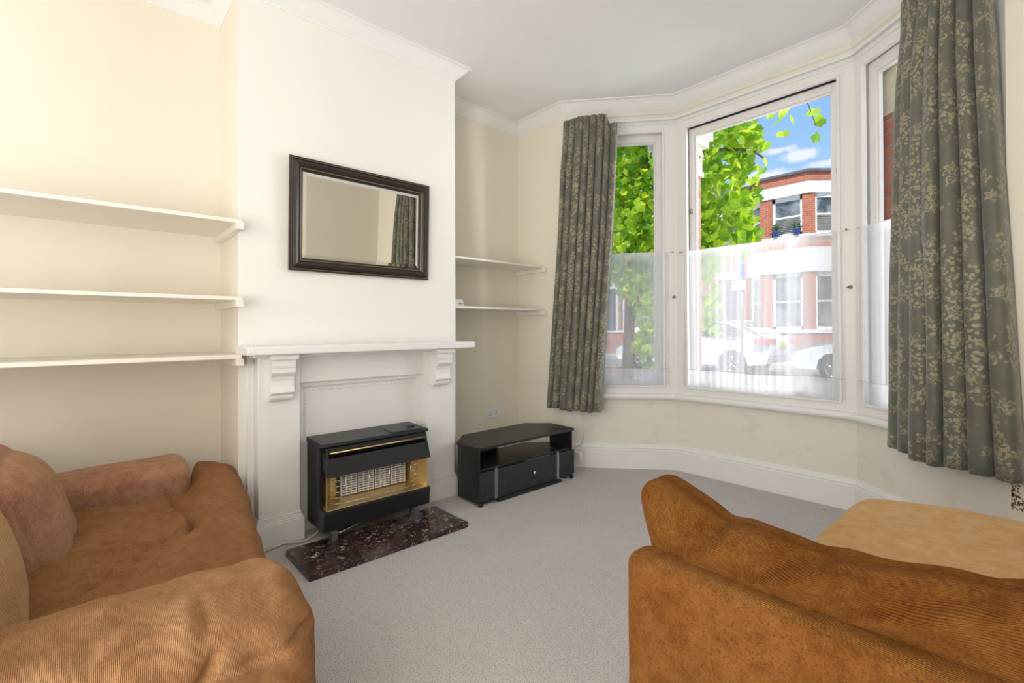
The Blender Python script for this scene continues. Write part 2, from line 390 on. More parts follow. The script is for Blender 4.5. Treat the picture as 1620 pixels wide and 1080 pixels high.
def mitre(path, closed):
    n = len(path); out = []
    for i in range(n):
        p = Vector(path[i]); a = Vector(path[i-1]) if (i > 0 or closed) else None; b = Vector(path[(i+1) % n]) if (i < n-1 or closed) else None
        def nrm(q, r): d = (r-q).normalized(); return Vector((-d.y, d.x))
        if a is None: m_ = nrm(p, b)
        elif b is None: m_ = nrm(a, p)
        else:
            n1, n2 = nrm(a, p), nrm(p, b); m_ = (n1+n2); m_ = m_/max(m_.dot(n1), .2) if m_.length > 1e-6 else n1
        out.append(m_)
    return out
def sweep(path, prof, closed=False):
    b = B(); ms = mitre(path, closed)
    rings = [[(p[0]+mm.x*o, p[1]+mm.y*o, z) for o, z in prof] for p, mm in zip(path, ms)]
    if closed: rings.append(rings[0])
    b.loft(rings, closed=True, cap=not closed); bmesh.ops.remove_doubles(b.bm, verts=b.bm.verts, dist=1e-5); return b

def rbox(cx, cy, cz, hx, hy, hz, r, n=40, disp=None, nn=None, b=None, mi=None):
    # rounded, softly deformable box; disp(point, normal, u, v, w) -> new point; uv = undeformed cloth coordinates
    b = b or B(); h = Vector((hx, hy, hz)); cache = {}; uvl = b.bm.loops.layers.uv.verify()
    nx, ny, nz_ = nn or (n, n, n)
    def par(k, m_): t_ = -1+2*k/m_; return math.sin(t_*math.pi/2)*.55+t_*.45
    def vert(i, j, k):
        key = (i, j, k)
        if key in cache: return cache[key]
        p = Vector((par(i, nx)*hx, par(j, ny)*hy, par(k, nz_)*hz))
        core = Vector([max(-(a-r), min(a-r, q)) for q, a in zip(p, h)])
        d = p-core; nrm = d.normalized() if d.length > 1e-9 else Vector((0, 0, 1))
        q = core+nrm*r+Vector((cx, cy, cz)); q0 = p+Vector((cx, cy, cz))
        if disp: q = disp(q, nrm, p.x/hx, p.y/hy, p.z/hz)
        cache[key] = (b.bm.verts.new(q), q0); return cache[key]
    def face(vs, g):
        f = b.bm.faces.new([v[0] for v in vs]); f.smooth = True
        ia, ib = ((0, 1), (0, 2), (1, 2))[g]
        for lp, v in zip(f.loops, vs): lp[uvl].uv = (v[1][ia], v[1][ib])
        if mi: f.material_index = mi(g, sum((v[1] for v in vs), Vector())/4)
    for g, (N, M_, fn) in enumerate(((nx, ny, lambda i, j, e: vert(i, j, e*nz_)), (nx, nz_, lambda i, j, e: vert(i, e*ny, j)), (ny, nz_, lambda i, j, e: vert(e*nx, i, j)))):
        for e_ in (0, 1):
            for i in range(N):
                for j in range(M_): face((fn(i, j, e_), fn(i+1, j, e_), fn(i+1, j+1, e_), fn(i, j+1, e_)), g)
    return b
def ns(p, s, off=0): return noise.noise(Vector((p[0]*s+off, p[1]*s+off*1.7, p[2]*s-off)))
def sst(a, b, x):
    t_ = max(0, min(1, (x-a)/(b-a))); return t_*t_*(3-2*t_)

# ---------------------------------------------------------------- room shell
XW, XC, YF, YB, XR = -3.161, -2.75, 2.932, -2.6, .47
CY0, CY1 = .600, 1.949
P1, P2, P3, P4 = Vector((-2.604, 2.932)), Vector((-1.944, 3.499)), Vector((-.764, 3.499)), Vector((-.102, 2.932))
HC = 2.93
ZS, ZT = .56, 2.70          # bottom and top of the window openings
b = B().box(XW-.3, YB-.3, -.12, XR+.3, 2.932, 0); b.prism([(P1.x-.1, 2.932), (P4.x+.1, 2.932), (P3.x+.12, 3.72), (P2.x-.12, 3.72)], -.12, 0)
fl = struct(b.build('floor', M_carpet))
b = B().box(XW-.3, YB-.3, HC, XR+.3, 2.932, HC+.2); b.prism([(P1.x-.1, 2.932), (P4.x+.1, 2.932), (P3.x+.15, 3.80), (P2.x-.15, 3.80)], HC, HC+.2)
struct(b.build('ceiling', M_ceiling))
struct(B().box(XW-.25, YB-.25, 0, XW, YF+.25, HC).build('wall_left', M_cream))
struct(B().box(XW, CY0, 0, XC, CY1, HC).build('wall_chimney', [M_chim]))
ch = bpy.data.objects['wall_chimney']; ch.data.materials.append(M_cream)
for f in ch.data.polygons:
    if abs(f.normal.y) > .5: f.material_index = 1
struct(B().box(XW, YB-.25, 0, XR, YB, HC).build('wall_back', M_cream))
struct(B().box(XR, YB-.25, 0, XR+.25, YF+.25, HC).build('wall_right', M_cream))
struct(B().box(XW, YF, 0, P1.x, YF+.25, HC).build('wall_front', M_cream))
struct(B().box(P4.x, YF, 0, XR, YF+.25, HC).build('wall_front', M_cream))
def seg(a, c):
    d = (c-a); L = d.length; d.normalize(); n = Vector((-d.y, d.x))
    if n.y < 0: n = -n
    return a, d, n, L
def segpt(S, s, o): a, d, n, L = S; q = a+d*s+n*o; return (q.x, q.y)
def segbox(b, S, s0, s1, o0, o1, z0, z1, mi=0):
    return b.prism([segpt(S, s0, o0), segpt(S, s1, o0), segpt(S, s1, o1), segpt(S, s0, o1)], z0, z1, mi)
SL, SC, SR = seg(P1, P2), seg(P2, P3), seg(P3, P4)
def outset(o):
    ms = mitre([tuple(P1), tuple(P2), tuple(P3), tuple(P4)], False)
    return [(p.x+mm.x*o*1, p.y+mm.y*o) for p, mm in zip((P1, P2, P3, P4), ms)]
OUT = outset(.24)
INN = [tuple(P1), tuple(P2), tuple(P3), tuple(P4)]
bw = B()
for z0, z1 in ((-.3, ZS), (ZT+.08, HC)):
    for i in range(3): bw.prism([INN[i], INN[i+1], OUT[i+1], OUT[i]], z0, z1)
struct(bw.build('wall_bay', M_bay))
# exterior brick piers with cream scroll capitals, outside the two mullions
def pier(name, pc, da, db, na, nb, label, gs=0.):
    # da/db: unit directions away from the corner along both panes, na/nb outward normals
    t = thing(name, label, 'brick pier', (pc.x, pc.y, .56))
    def poly(ga, gb, o0, o1):
        gb += gs
        mid0 = pc+(na+nb).normalized()*o0*1.05; mid1 = pc+(na+nb).normalized()*o1*1.05
        a0, a1 = pc+da*ga+na*o0, pc+da*ga+na*o1; b0, b1 = pc+db*gb+nb*o0, pc+db*gb+nb*o1
        return [tuple(q) for q in (a0, mid0, b0, b1, mid1, a1)]
    B().prism(poly(.05, .16, .12, .32), .562, 2.36).build('brick_shaft', M_brick_pale, t)
    cb = B().prism(poly(.07, .18, .12, .34), 2.36, 2.40); cb.prism(poly(.10, .21, .12, .37), 2.60, 2.66); cb.prism(poly(.06, .17, .12, .33), 2.40, 2.60)
    cb.prism(poly(.12, .24, .12, .40), 2.66, 2.74)
    cap = cb.build('stone_capital', M_cap, t)
    for dd, nn_, g in ((da, na, .05), (db, nb, .16+gs)):
        c0 = pc+dd*(g-.01)+nn_*.25
        sb = B(); turns = 40; pts = []
        for k in range(turns):
            a_ = k/turns*4.2*math.pi; rr = .068*(1-k/turns*.85)
            q = c0+nn_*math.cos(a_)*rr; pts.append((q.x+dd.x*.03, q.y+dd.y*.03, 2.50+math.sin(a_)*rr))
        sb.tube(pts, .013, 6).build('scroll', M_cap, t)
    return t
pier('bay_pier', P2, SC[1], -SL[1], SC[2], SL[2], 'red brick pier with cream scroll capital outside left post of bay window', -.09)
pier('bay_pier', P3, -SC[1], SR[1], SC[2], SR[2], 'red brick pier with cream scroll capital outside right post of bay window')
# outer end piers of the bay, brick skin and roof edge outside
struct(B().prism([OUT[0], segpt(SL, .14, .24), segpt(SL, .14, .05), INN[0]], ZS, ZT+.08).prism([segpt(SR, SR[3]-.14, .24), OUT[3], INN[3], segpt(SR, SR[3]-.14, .05)], ZS, ZT+.08).build('trim_bay_ends', M_white))
# interior timber posts at the mullions and ends
def post(b, pc, da, db, na, nb, g, depth, z0, z1):
    mid = pc+(na+nb).normalized()*depth*1.08
    b.prism([tuple(q) for q in (pc+da*g, pc, pc+db*g, pc+db*g+nb*depth, mid, pc+da*g+na*depth)], z0, z1)
b = B(); post(b, P2, SC[1], -SL[1], SC[2], SL[2], .088, .13, ZS, ZT+.08); struct(b.build('trim_1', M_white, bevel=.006))
b = B(); post(b, P3, -SC[1], SR[1], SC[2], SR[2], .060, .13, ZS, ZT+.08); struct(b.build('trim_2', M_white, bevel=.006))

# windows
def window(name, S, s0, s1, stile, label_side):
    root = bpy.data.objects.new(name, None); C.objects.link(root); root.location = (*segpt(S, (s0+s1)/2, .05), ZS); root['kind'] = 'structure'
    fb = B()                                             # box frame, head and staff beads
    segbox(fb, S, s0-.03, s1+.03, .002, .14, ZT-.015, ZT+.06)
    segbox(fb, S, s0-.01, s1+.01, .002, .16, ZS-.02, ZS+.085)
    for a_, c_ in ((s0-.022, s0), (s1, s1+.022)): segbox(fb, S, a_, c_, .003, .14, ZS+.01, ZT)
    for a_, c_ in ((s0-.004, s0+.014), (s1-.014, s1+.004)): segbox(fb, S, a_, c_, -.012, .02, ZS+.0855, ZT-.0155)
    segbox(fb, S, s0+.0142, s1-.0142, -.0115, .02, ZT-.033, ZT-.0152); segbox(fb, S, s0+.0142, s1-.0142, -.010, .02, ZS+.0853, ZS+.10)
    fb.build('window_frame', M_white, root, bevel=.003)
    o0, o1 = .045, .085
    sb = B()                                             # single sash
    segbox(sb, S, s0, s0+stile, o0, o1, ZS+.085, ZT-.02); segbox(sb, S, s1-stile, s1, o0, o1, ZS+.085, ZT-.02)
    segbox(sb, S, s0+stile, s1-stile, o0, o1, ZT-.09, ZT-.02); segbox(sb, S, s0+stile, s1-stile, o0, o1, ZS+.085, ZS+.14)
    gap = .012
    segbox(sb, S, s0+stile, s1-stile, o0+.008, o1-.008, ZT-.09-gap, ZT-.09); segbox(sb, S, s0+stile, s0+stile+gap, o0+.008, o1-.008, ZS+.14, ZT-.0902-gap)
    segbox(sb, S, s1-stile-gap, s1-stile, o0+.008, o1-.008, ZS+.14, ZT-.0902-gap)
    sb.build('sash', M_white, root, bevel=.003)
    gb = B(); segbox(gb, S, s0+stile, s1-stile, .063, .067, ZS+.13, ZT-.08); gb.build('glass', M_glass, root)
    return root
w1 = window('window_1', SL, .13, .782, .055, 'left')
w2 = window('window_2', SC, .088, 1.104, .050, 'centre')
w3 = window('window_3', SR, .060, .74, .055, 'right')
# dark gap at the dropped top sash of the centre window, sash fittings
gp = B(); segbox(gp, SC, .106, 1.086, .029, .046, ZT-.036, ZT-.028); gp.build('sash_gap', M_dark, w2)
# sill with rounded nose
prof = [(-.06, .555), (.045, .555), (.055, .562), (.058, .575), (.055, .588), (.045, .595), (-.06, .600)]
pth = [segpt(SL, .02, 0), tuple(P2), tuple(P3), segpt(SR, SR[3]-.02, 0)]
sb_ = sweep([tuple(q) for q in reversed(pth)], prof); struct(sb_.build('trim_sill', M_white, smooth=False, bevel=.004))
# bay head moulding (picture rail) below the cornice
outline = [(XR, YB), (XR, YF), tuple(P4), tuple(P3), tuple(P2), tuple(P1), (XW, YF), (XW, CY1), (XC, CY1), (XC, CY0), (XW, CY0), (XW, YB)]
prof = [(0, 2.775), (.016, 2.775), (.020, 2.785), (.012, 2.79), (.012, 2.798), (.024, 2.806), (.026, 2.83), (.018, 2.842), (0, 2.842)]
struct(sweep([tuple(P4), tuple(P3), tuple(P2), tuple(P1)], prof).build('trim_picture_rail', M_rail))
b = B()
for S in (SL, SC, SR): segbox(b, S, 0, S[3], -.006, .05, ZT+.03, 2.782)
struct(b.build('trim_window_head', M_white, bevel=.003))
# cornice
prof = [(0, 2.845), (.004, 2.845), (.008, 2.853), (.020, 2.864), (.038, 2.882), (.055, 2.902), (.070, 2.916), (.082, 2.920), (.090, 2.922), (.090, 2.932), (0, 2.932)]
struct(sweep(outline, prof, True).build('trim_cornice', M_cornice))
# skirting boards
prof = [(0, 0), (.022, 0), (.022, .148), (.017, .156), (.021, .163), (.017, .174), (.010, .184), (.008, .190), (0, .194)]
struct(sweep([(XR, YB), (XR, YF), tuple(P4), tuple(P3), tuple(P2), tuple(P1), (XW, YF), (XW, CY1), (XC-.01, CY1)], prof).build('baseboard_front', M_white))
struct(sweep([(XC-.01, CY0), (XW, CY0), (XW, YB), (XR, YB)], prof).build('baseboard_left', M_white))
# mould stains in the corner right of the bay
def mould_mat():
    t = NT('black_mould'); t.set(Base_Color=(.16, .11, .075), Roughness=.9); return t.m
mb_ = B(); rnd = random.Random(3)
for k in range(150):
    z = .36+abs(rnd.gauss(0, .09)) if k % 2 else .33+rnd.random()*.14; x = P4.x+.004+abs(rnd.gauss(0, .016))*(1.6 if z < .4 else 1)
    r_ = rnd.uniform(.001, .0036)
    mb_.loft([[(x+math.cos(q*1.047)*r_*rnd.uniform(.6, 1.2), yy_, z+math.sin(q*1.047)*r_*1.4*rnd.uniform(.6, 1.2)) for q in range(6)] for yy_ in (YF+.001, YF-.0012)])
tag(mb_.build('mould_patch', mould_mat()), 'speckled black mould in the wall corner below the right curtain', 'mould')['kind'] = 'stuff'

# small fittings on the window posts
def fitting(S, s, z, label, kind='nail'):
    q = segpt(S, s, -.004); n = Vector((S[2].x, S[2].y, 0)); b_ = B()
    b_.lathe((q[0], q[1], z), -n, [(.002, -.006), (.002, .014), (.006, .016), (.006, .020), (.001, .022)], 10)
    if kind == 'stay': b_.lathe((q[0], q[1], z), -n, [(.011, -.006), (.011, .006), (.004, .008)], 12); b_.tube([(q[0]-n.x*.012, q[1]-n.y*.012, z), (q[0]-n.x*.02-.02, q[1]-n.y*.02, z-.004)], .004, 6)
    tag(b_.build('curtain_hook' if kind == 'nail' else 'window_catch', M_nail), label, 'hook' if kind == 'nail' else 'catch')
fitting(SL, .845, 1.712, 'small hook holding net curtain wire on post left of centre window')
fitting(SC, .048, 1.704, 'small hook holding left end of centre net curtain wire')
fitting(SC, 1.140, 1.712, 'small hook holding right end of centre net curtain wire')
fitting(SL, .855, 1.36, 'small metal catch low on left bay window post', 'stay')
fitting(SC, 1.155, 1.36, 'small metal catch low on right bay window post', 'stay')
for s, lab in ((.275, 'brass sash lift at left of centre window bottom rail'), (.900, 'brass sash lift at right of centre window bottom rail')):
    b_ = B(); segbox(b_, SC, s-.030, s+.030, .036, .046, .688, .712); segbox(b_, SC, s-.026, s+.026, .018, .036, .690, .697); segbox(b_, SC, s-.026, s+.026, .016, .022, .690, .706)
    tag(b_.build('sash_lift', M_brass, bevel=.001), lab, 'handle', 'sash lifts on the centre window')
def side_catch(S, s, z, lab):
    b_ = B(); segbox(b_, S, s-.006, s+.006, .030, .046, z-.018, z+.018); segbox(b_, S, s-.004, s+.010, .022, .032, z-.006, z+.006)
    tag(b_.build('sash_stop', M_nail), lab, 'catch')
side_catch(SC, .112, 2.02, 'small metal sash stop on left stile of centre window')
side_catch(SC, 1.083, 2.10, 'small metal sash stop on right stile of centre window')

# ---------------------------------------------------------------- alcove shelves with their battens
def shelf(y0, y1, xf, z, th, label, bat_y, group):
    t = thing('wall_shelf', label, 'shelf', (XW, (y0+y1)/2, z), group)
    B().box(XW, y0, z-th, xf, y1, z).build('shelf_board', M_shelf, t, bevel=.002)
    for by0, by1 in bat_y: B().box(XW, by0, z-th-.034, xf+.03 if by0 > 0 else xf+.03, by1, z-th).build('batten', M_shelf, t, bevel=.002)
    return t
shelf(-2.0, .598, -2.66, 1.659, .018, 'long cream alcove shelf left of chimney, topmost of three', [(.568, .599)], 'shelves in the left alcove')
shelf(-2.0, .598, -2.66, 1.277, .018, 'long cream alcove shelf left of chimney, middle of three', [(.568, .599)], 'shelves in the left alcove')
shelf(-2.0, .598, -2.66, .990, .020, 'long cream alcove shelf left of chimney, lowest of three', [(.568, .599)], 'shelves in the left alcove')
shelf(1.951, 2.930, -2.83, 1.642, .016, 'short cream alcove shelf right of chimney, upper of two', [(2.900, 2.931), (1.950, 1.975)], 'shelves in the right alcove')
shelf(1.951, 2.930, -2.83, 1.280, .016, 'short cream alcove shelf right of chimney, lower of two', [(2.900, 2.931), (1.950, 1.975)], 'shelves in the right alcove')

# small white alarm sensor on the lower right shelf
t = thing('timer_box', 'small white timer box with round dials on the lower right alcove shelf', 'timer', (-3.0, 2.13, 1.280))
b = B(); b.loft([[(-3.03, y, z) for y, z in ((2.07, 1.280), (2.19, 1.280), (2.18, 1.330), (2.165, 1.338), (2.07, 1.338))], [(-2.97, y, z) for y, z in ((2.07, 1.280), (2.19, 1.280), (2.18, 1.330), (2.165, 1.338), (2.07, 1.338))]])
b.build('casing', M_plastic, t, bevel=.003)
for y in (2.145, 2.165): B().lathe((-2.970, y, 1.308), (1, 0, 0), [(.0065, -.001), (.0065, .004), (.001, .005)], 12).build('dial', M_grey, t)

# ---------------------------------------------------------------- sockets and cables
def socket(loc_y, z, label):
    t = thing('wall_socket', label, 'socket', (XW, loc_y, z))
    B().box(XW, loc_y-.073, z-.043, XW+.010, loc_y+.073, z+.043).build('face_plate', M_plastic, t, bevel=.003)
    for dy in (-.037, .037):
        hb = B(); hb.box(XW+.008, loc_y+dy-.003, z+.0, XW+.0106, loc_y+dy+.003, z+.010)
        for q in (-.011, .011): hb.box(XW+.008, loc_y+dy+q-.004, z-.016, XW+.0106, loc_y+dy+q+.004, z-.012)
        hb.build('pin_holes', M_dark, t)
    for dy in (-.012, .012): B().box(XW+.009, loc_y+dy-.005, z+.012, XW+.014, loc_y+dy+.005, z+.030).build('switch', M_plastic, t, bevel=.001)
socket(2.622, .397, 'white double wall socket with two switches above the black TV unit')
t = thing('cable_box', 'small white cable box on the skirting right of the TV unit', 'socket', (-2.44, 2.91, .12))
B().box(-2.475, 2.880, .085, -2.415, 2.911, .150).build('cover', M_plastic, t, bevel=.004)
B().tube([(-2.445, 2.885, .085), (-2.43, 2.87, .06), (-2.41, 2.868, .07), (-2.400, 2.873, .105), (-2.413, 2.884, .130)], .004, 8).build('cord', M_plastic, t)
tag(B().tube([(-2.425, 2.926, .60), (-2.421, 2.926, .44), (-2.412, 2.926, .30), (-2.412, 2.922, .25), (-2.432, 2.915, .205), (-2.47, 2.903, .185), (-2.50, 2.900, .160), (-2.52, 2.898, .10), (-2.52, 2.898, .01)], .0045, 8).build('hanging_cable', M_cord), 'pale cable hanging down wall from behind left curtain', 'cable')
tag(B().tube([(-2.52, .45, .006), (-2.60, .60, .006), (-2.626, .742, .008), (-2.635, .790, .010), (-2.60, .84, .008), (-2.595, .88, .008), (-2.62, .93, .012), (-2.66, .99, .030), (-2.67, 1.03, .06)], .0045, 8).build('gas_fire_cable', M_cord), 'pale flex running along floor from under gas fire past the hearth', 'cable')

# ---------------------------------------------------------------- fireplace surround, mantel, hearth
t = thing('fireplace_surround', 'white painted fireplace surround with mantel shelf on two scrolled corbels', 'fireplace', (XC, 1.27, 0))
XP = -2.655
pl = [(.668, .872), (1.650, 1.872)]
for y0, y1 in pl:
    b = B(); b.box(XC, y0, 0, XP, y1, .985); b.build('pilaster', M_white, t, bevel=.004)
    b = B(); out_ = [(XC, y0-.002), (XP, y0), (XP, y1), (XC, y1+.002)]
    b = B()
    for g, z0, z1 in ((.018, 0, .118), (.014, .118, .128), (.008, .128, .140), (.004, .140, .152)):
        b.box(XC, y0-g, z0, XP+g, y1+g, z1)
    b.build('plinth', M_white, t, bevel=.003)
    b = B(); b.box(XC, y0-.035, 0, -2.725, y0, .985) if y0 < 1 else b.box(XC, y1, 0, -2.725, y1+.035, .985); b.build('side_moulding', M_white, t, bevel=.003)
b = B(); b.box(XC, .872, .825, -2.690, 1.650, .985); b.build('frieze', M_white, t, bevel=.003)
b = B(); b.box(XC, .905, 0, -2.742, 1.628, .800); b.build('closure_panel', M_white, t, bevel=.002)
b = B()                                                    # lumpy sealed edge round the panel
rnd = random.Random(5)
for k in range(46): 
    y = .925+.69*k/45; b.lathe((-2.741, y, .775+rnd.uniform(-.004, .004)), (1, 0, 0), [(.007*rnd.uniform(.5, 1.3), -.002), (.005, .002), (.001, .003)], 6)
for k in range(30): b.lathe((-2.741, .930+rnd.uniform(-.003, .003), .48+.29*k/30), (1, 0, 0), [(.007*rnd.uniform(.5, 1.2), -.002), (.005, .002), (.001, .003)], 6)
b.build('sealant_bead', M_white, t)
b = B(); b.box(XC+.001, .873, 0, -2.720, .905, .7995); b.box(XC+.001, 1.628, 0, -2.720, 1.649, .7995); b.box(XC+.001, .873, .800, -2.721, 1.649, .824); b.build('opening_slip', M_white, t)
ms_ = B(); ms_.box(XC, .588, .988, -2.525, 1.950, 1.031); ms_.build('mantel_shelf', M_white, t, bevel=.008)
b = B(); b.box(XC, .64, .970, -2.630, 1.895, .988); b.build('bed_mould', M_white, t, bevel=.006)
def corbel(y0, y1):
    pr = [(-2.655, .748), (-2.632, .748), (-2.618, .756), (-2.612, .768), (-2.618, .778), (-2.604, .782), (-2.596, .792), (-2.600, .806), (-2.606, .825), (-2.606, .850), (-2.598, .872), (-2.584, .886), (-2.577, .896), (-2.577, .914), (-2.583, .916), (-2.578, .918), (-2.574, .930), (-2.572, .972), (-2.655, .972)]
    b = B(); b.loft([[(x, y, z) for x, z in pr] for y in (y0, y1)]); b.build('corbel', M_white, t, bevel=.0015)
    b = B(); b.box(-2.655, y0-.012, .960, -2.556, y1+.012, .988); b.build('corbel_cap', M_white, t, bevel=.005)
corbel(.712, .826); corbel(1.688, 1.802)
# marble hearth slab
t = thing('hearth_slab', 'dark red veined marble hearth slab lying on the carpet', 'hearth', (-2.34, 1.19, 0))
B().box(-2.505, .752, 0, -2.170, 1.620, .030).build('slab', M_marble, t, bevel=.003)

# ---------------------------------------------------------------- gas fire
t = thing('gas_fire', 'black gas fire with brass trim and white radiants on the hearth', 'heater', (-2.55, 1.24, .03))
GY0, GY1 = .925, 1.548
b = B()                                                    # outer case
b.loft([[(x, y, z) for x, z in ((-2.705, .072), (-2.52, .072), (-2.52, .505), (-2.705, .515))] for y in (GY0, GY0+.022)])
b.loft([[(x, y, z) for x, z in ((-2.705, .072), (-2.52, .072), (-2.52, .505), (-2.705, .515))] for y in (GY1-.022, GY1)])
b.box(-2.704, GY0+.022, .072, -2.690, GY1-.022, .51)
b.build('case', M_black, t, bevel=.003)
b = B(); b.loft([[(x, y, z) for x, z in ((-2.705, .500), (-2.480, .500), (-2.468, .507), (-2.480, .520), (-2.705, .528))] for y in (GY0-.004, GY1+.004)]); b.build('top_panel', M_black, t, bevel=.003)
yA, yB = GY0+.012, GY1-.012
b = B(); b.loft([[(x, y, z) for x, z in ((-2.500, .498), (-2.475, .498), (-2.468, .470), (-2.500, .470))] for y in (yA, yB)])
b.loft([[(x, y, z) for x, z in ((-2.480, .446), (-2.462, .446), (-2.432, .356), (-2.452, .354))] for y in (yA-.006, yB+.006)])
for y in (yA, yB-.012): b.loft([[(x, yy, z) for x, z in ((-2.53, .498), (-2.468, .498), (-2.445, .40), (-2.53, .36))] for yy in (y, y+.012)])
b.box(-2.53, yA, .44, -2.52, yB, .50)
b.build('hood', M_black, t, bevel=.003)
B().tube([(-2.455, yA+.016, .475), (-2.455, yB-.016, .475)], .0045, 8).build('brass_rail', M_gold, t)
b = B(); b.loft([[(x, y, z) for x, z in ((-2.52, .072), (-2.458, .078), (-2.450, .172), (-2.462, .180), (-2.52, .180))] for y in (GY0-.002, GY1+.002)]); b.build('lower_panel', M_black, t, bevel=.003)
b = B()                                                    # brass reflector box
b.box(-2.60, yA, .18, -2.596, yB, .37); b.loft([[(x, y, z) for x, z in ((-2.60, .20), (-2.46, .176), (-2.46, .182), (-2.60, .206))] for y in (yA, yB)])
b.loft([[(-2.60, yA+.075, z), (-2.462, yA+.003, z), (-2.462, yA-.001, z), (-2.604, yA+.072, z)] for z in (.18, .37)])
b.loft([[(-2.60, yB-.075, z), (-2.462, yB-.003, z), (-2.462, yB+.001, z), (-2.604, yB-.072, z)] for z in (.18, .37)])
b.build('reflector', M_gold, t)
for k in range(4):                                         # four ceramic radiants, each a lattice of slots
    y0 = yA+.115+k*.1; r_ = B(); wdt = .094
    r_.box(-2.585, y0, .205, -2.578, y0+wdt, .362, 1)
    for q in range(12):
        z = .207+q*.0132; r_.box(-2.578, y0, z, -2.562, y0+wdt, z+.0062)
    for q in range(4): yy = y0+q*(wdt-.006)/3; r_.box(-2.578, yy, .205, -2.560, yy+.006, .363)
    r_.build('radiant', [M_ceramic, M_dark], t)
b = B()                                                    # wire guard
for k in range(6):
    z = .200+k*.030; b.tube([(-2.56, yA+.035, z), (-2.50, yA+.045, z+.002), (-2.472, yA+.075, z-.004), (-2.466, yA+.16, z-.008)] if 0 else [(-2.55, yA+.03, z), (-2.485, yA+.055, z), (-2.470, yA+.10, z)], .0016, 5)
    b.tube([(-2.55, yB-.03, z), (-2.485, yB-.055, z), (-2.470, yB-.10, z)], .0016, 5)
for k in (0, 5): b.tube([(-2.470, yA+.10, .200+k*.03), (-2.470, yB-.10, .200+k*.03)], .0016, 5)
for y in (yA+.105, yA+.24, yB-.24, yB-.105): b.tube([(-2.470, y, .196), (-2.470, y, .356)], .0016, 5)
b.build('wire_guard', M_chrome, t)
for y in (.972, 1.455): B().box(-2.50, y-.016, .030, -2.435, y+.016, .074).build('foot', plain('grey_cast_foot', (.10, .105, .11), .5), t, bevel=.003)
b = B(); b.box(-2.60, 1.325, .520, -2.485, 1.520, .5285); b.build('control_plate', plain('dark_grey_plastic', (.05, .055, .06), .5), t, bevel=.003)
B().lathe((-2.545, 1.475, .528), (0, 0, 1), [(.024, 0), (.022, .010), (.006, .012), (.001, .0121)], 20).build('control_knob', M_black, t)
B().tube([(-2.46, 1.00, .055), (-2.52, 1.10, .045), (-2.58, 1.25, .05), (-2.54, 1.36, .07), (-2.5, 1.42, .074)], .004, 6).build('gas_pipe', M_chrome, t)

# ---------------------------------------------------------------- mirror over the mantel
t = thing('wall_mirror', 'wide mirror in dark brown wooden frame hanging above the mantel shelf', 'mirror', (XC, 1.275, 1.4366))
my0, my1, mz0, mz1 = .8375, 1.7135, 1.4366, 2.0572
rect = [(my0, mz0), (my1, mz0), (my1, mz1), (my0, mz1)]
def rframe(prof, mat, name):
    b = B(); rings = []
    for (y, z), (sy, sz) in zip(rect, ((1, 1), (-1, 1), (-1, -1), (1, -1))):
        rings.append([(XC+h, y+sy*o, z+sz*o) for o, h in prof])
    rings.append(rings[0]); b.loft(rings, cap=False); bmesh.ops.remove_doubles(b.bm, verts=b.bm.verts, dist=1e-5)
    return b.build(name, mat, t)
rframe([(0, .012), (0, .026), (.003, .030), (.010, .030), (.014, .026), (.020, .033), (.034, .038), (.046, .034), (.054, .026), (.060, .026), (.064, .022), (.072, .018), (.072, .010)], M_frame, 'frame')
rframe([(.0095, .031), (.0095, .0318), (.012, .0318), (.0125, .029)], M_bronze, 'outer_bead')
rframe([(.056, .0262), (.057, .0285), (.060, .0285), (.061, .0255)], M_bronze, 'inner_bead')
b = B(); a0, a1, c0, c1 = my0+.070, my1-.070, mz0+.070, mz1-.070; be = .022
o_ = [(XC+.0125, a0, c0), (XC+.0125, a1, c0), (XC+.0125, a1, c1), (XC+.0125, a0, c1)]
i_ = [(XC+.0155, a0+be, c0+be), (XC+.0155, a1-be, c0+be), (XC+.0155, a1-be, c1-be), (XC+.0155, a0+be, c1-be)]
vo_ = [b.bm.verts.new(q) for q in o_]; vi_ = [b.bm.verts.new(q) for q in i_]
for k in range(4): b.bm.faces.new((vo_[k], vo_[(k+1) % 4], vi_[(k+1) % 4], vi_[k]))
b.bm.faces.new(vi_); b.box(XC, a0, c0, XC+.0122, a1, c1); b.build('mirror_glass', M_mirror, t)
for ch_ in t.children: ch_.location = (0, 0, 0)

t.rotation_euler = (0, R(1.6), 0)
# ---------------------------------------------------------------- black corner TV unit
t = thing('tv_unit', 'black ash corner TV unit with open shelf and one wide drawer', 'TV stand', (-2.55, 2.29, 0))
top = [(-2.352, 1.838), (-2.352, 2.742), (-2.610, 2.757), (-2.750, 2.606), (-2.735, 1.996), (-2.585, 1.838)]
B().prism(top, .352, .371).build('top_board', M_charcoal, t, bevel=.002)
B().prism([(-2.375, 1.86), (-2.375, 2.72), (-2.60, 2.735), (-2.73, 2.59), (-2.715, 2.01), (-2.58, 1.86)], .212, .226).build('middle_shelf', M_charcoal, t, bevel=.002)
B().prism([(-2.362, 1.852), (-2.362, 2.730), (-2.60, 2.745), (-2.735, 2.60), (-2.720, 2.0), (-2.58, 1.852)], .022, .036).build('bottom_board', M_charcoal, t, bevel=.002)
for y0, y1 in ((1.846, 1.861), (2.721, 2.736)): B().box(-2.585, y0, .018, -2.366, y1, .352).build('side_panel', M_charcoal, t, bevel=.002)
B().prism([(-2.585, 1.846), (-2.573, 1.852), (-2.712, 2.004), (-2.722, 1.996)], .03, .352).build('rear_panel', M_charcoal, t)
B().prism([(-2.722, 1.996), (-2.708, 1.998), (-2.712, 2.30), (-2.728, 2.30)], .03, .352).build('rear_panel', M_charcoal, t)
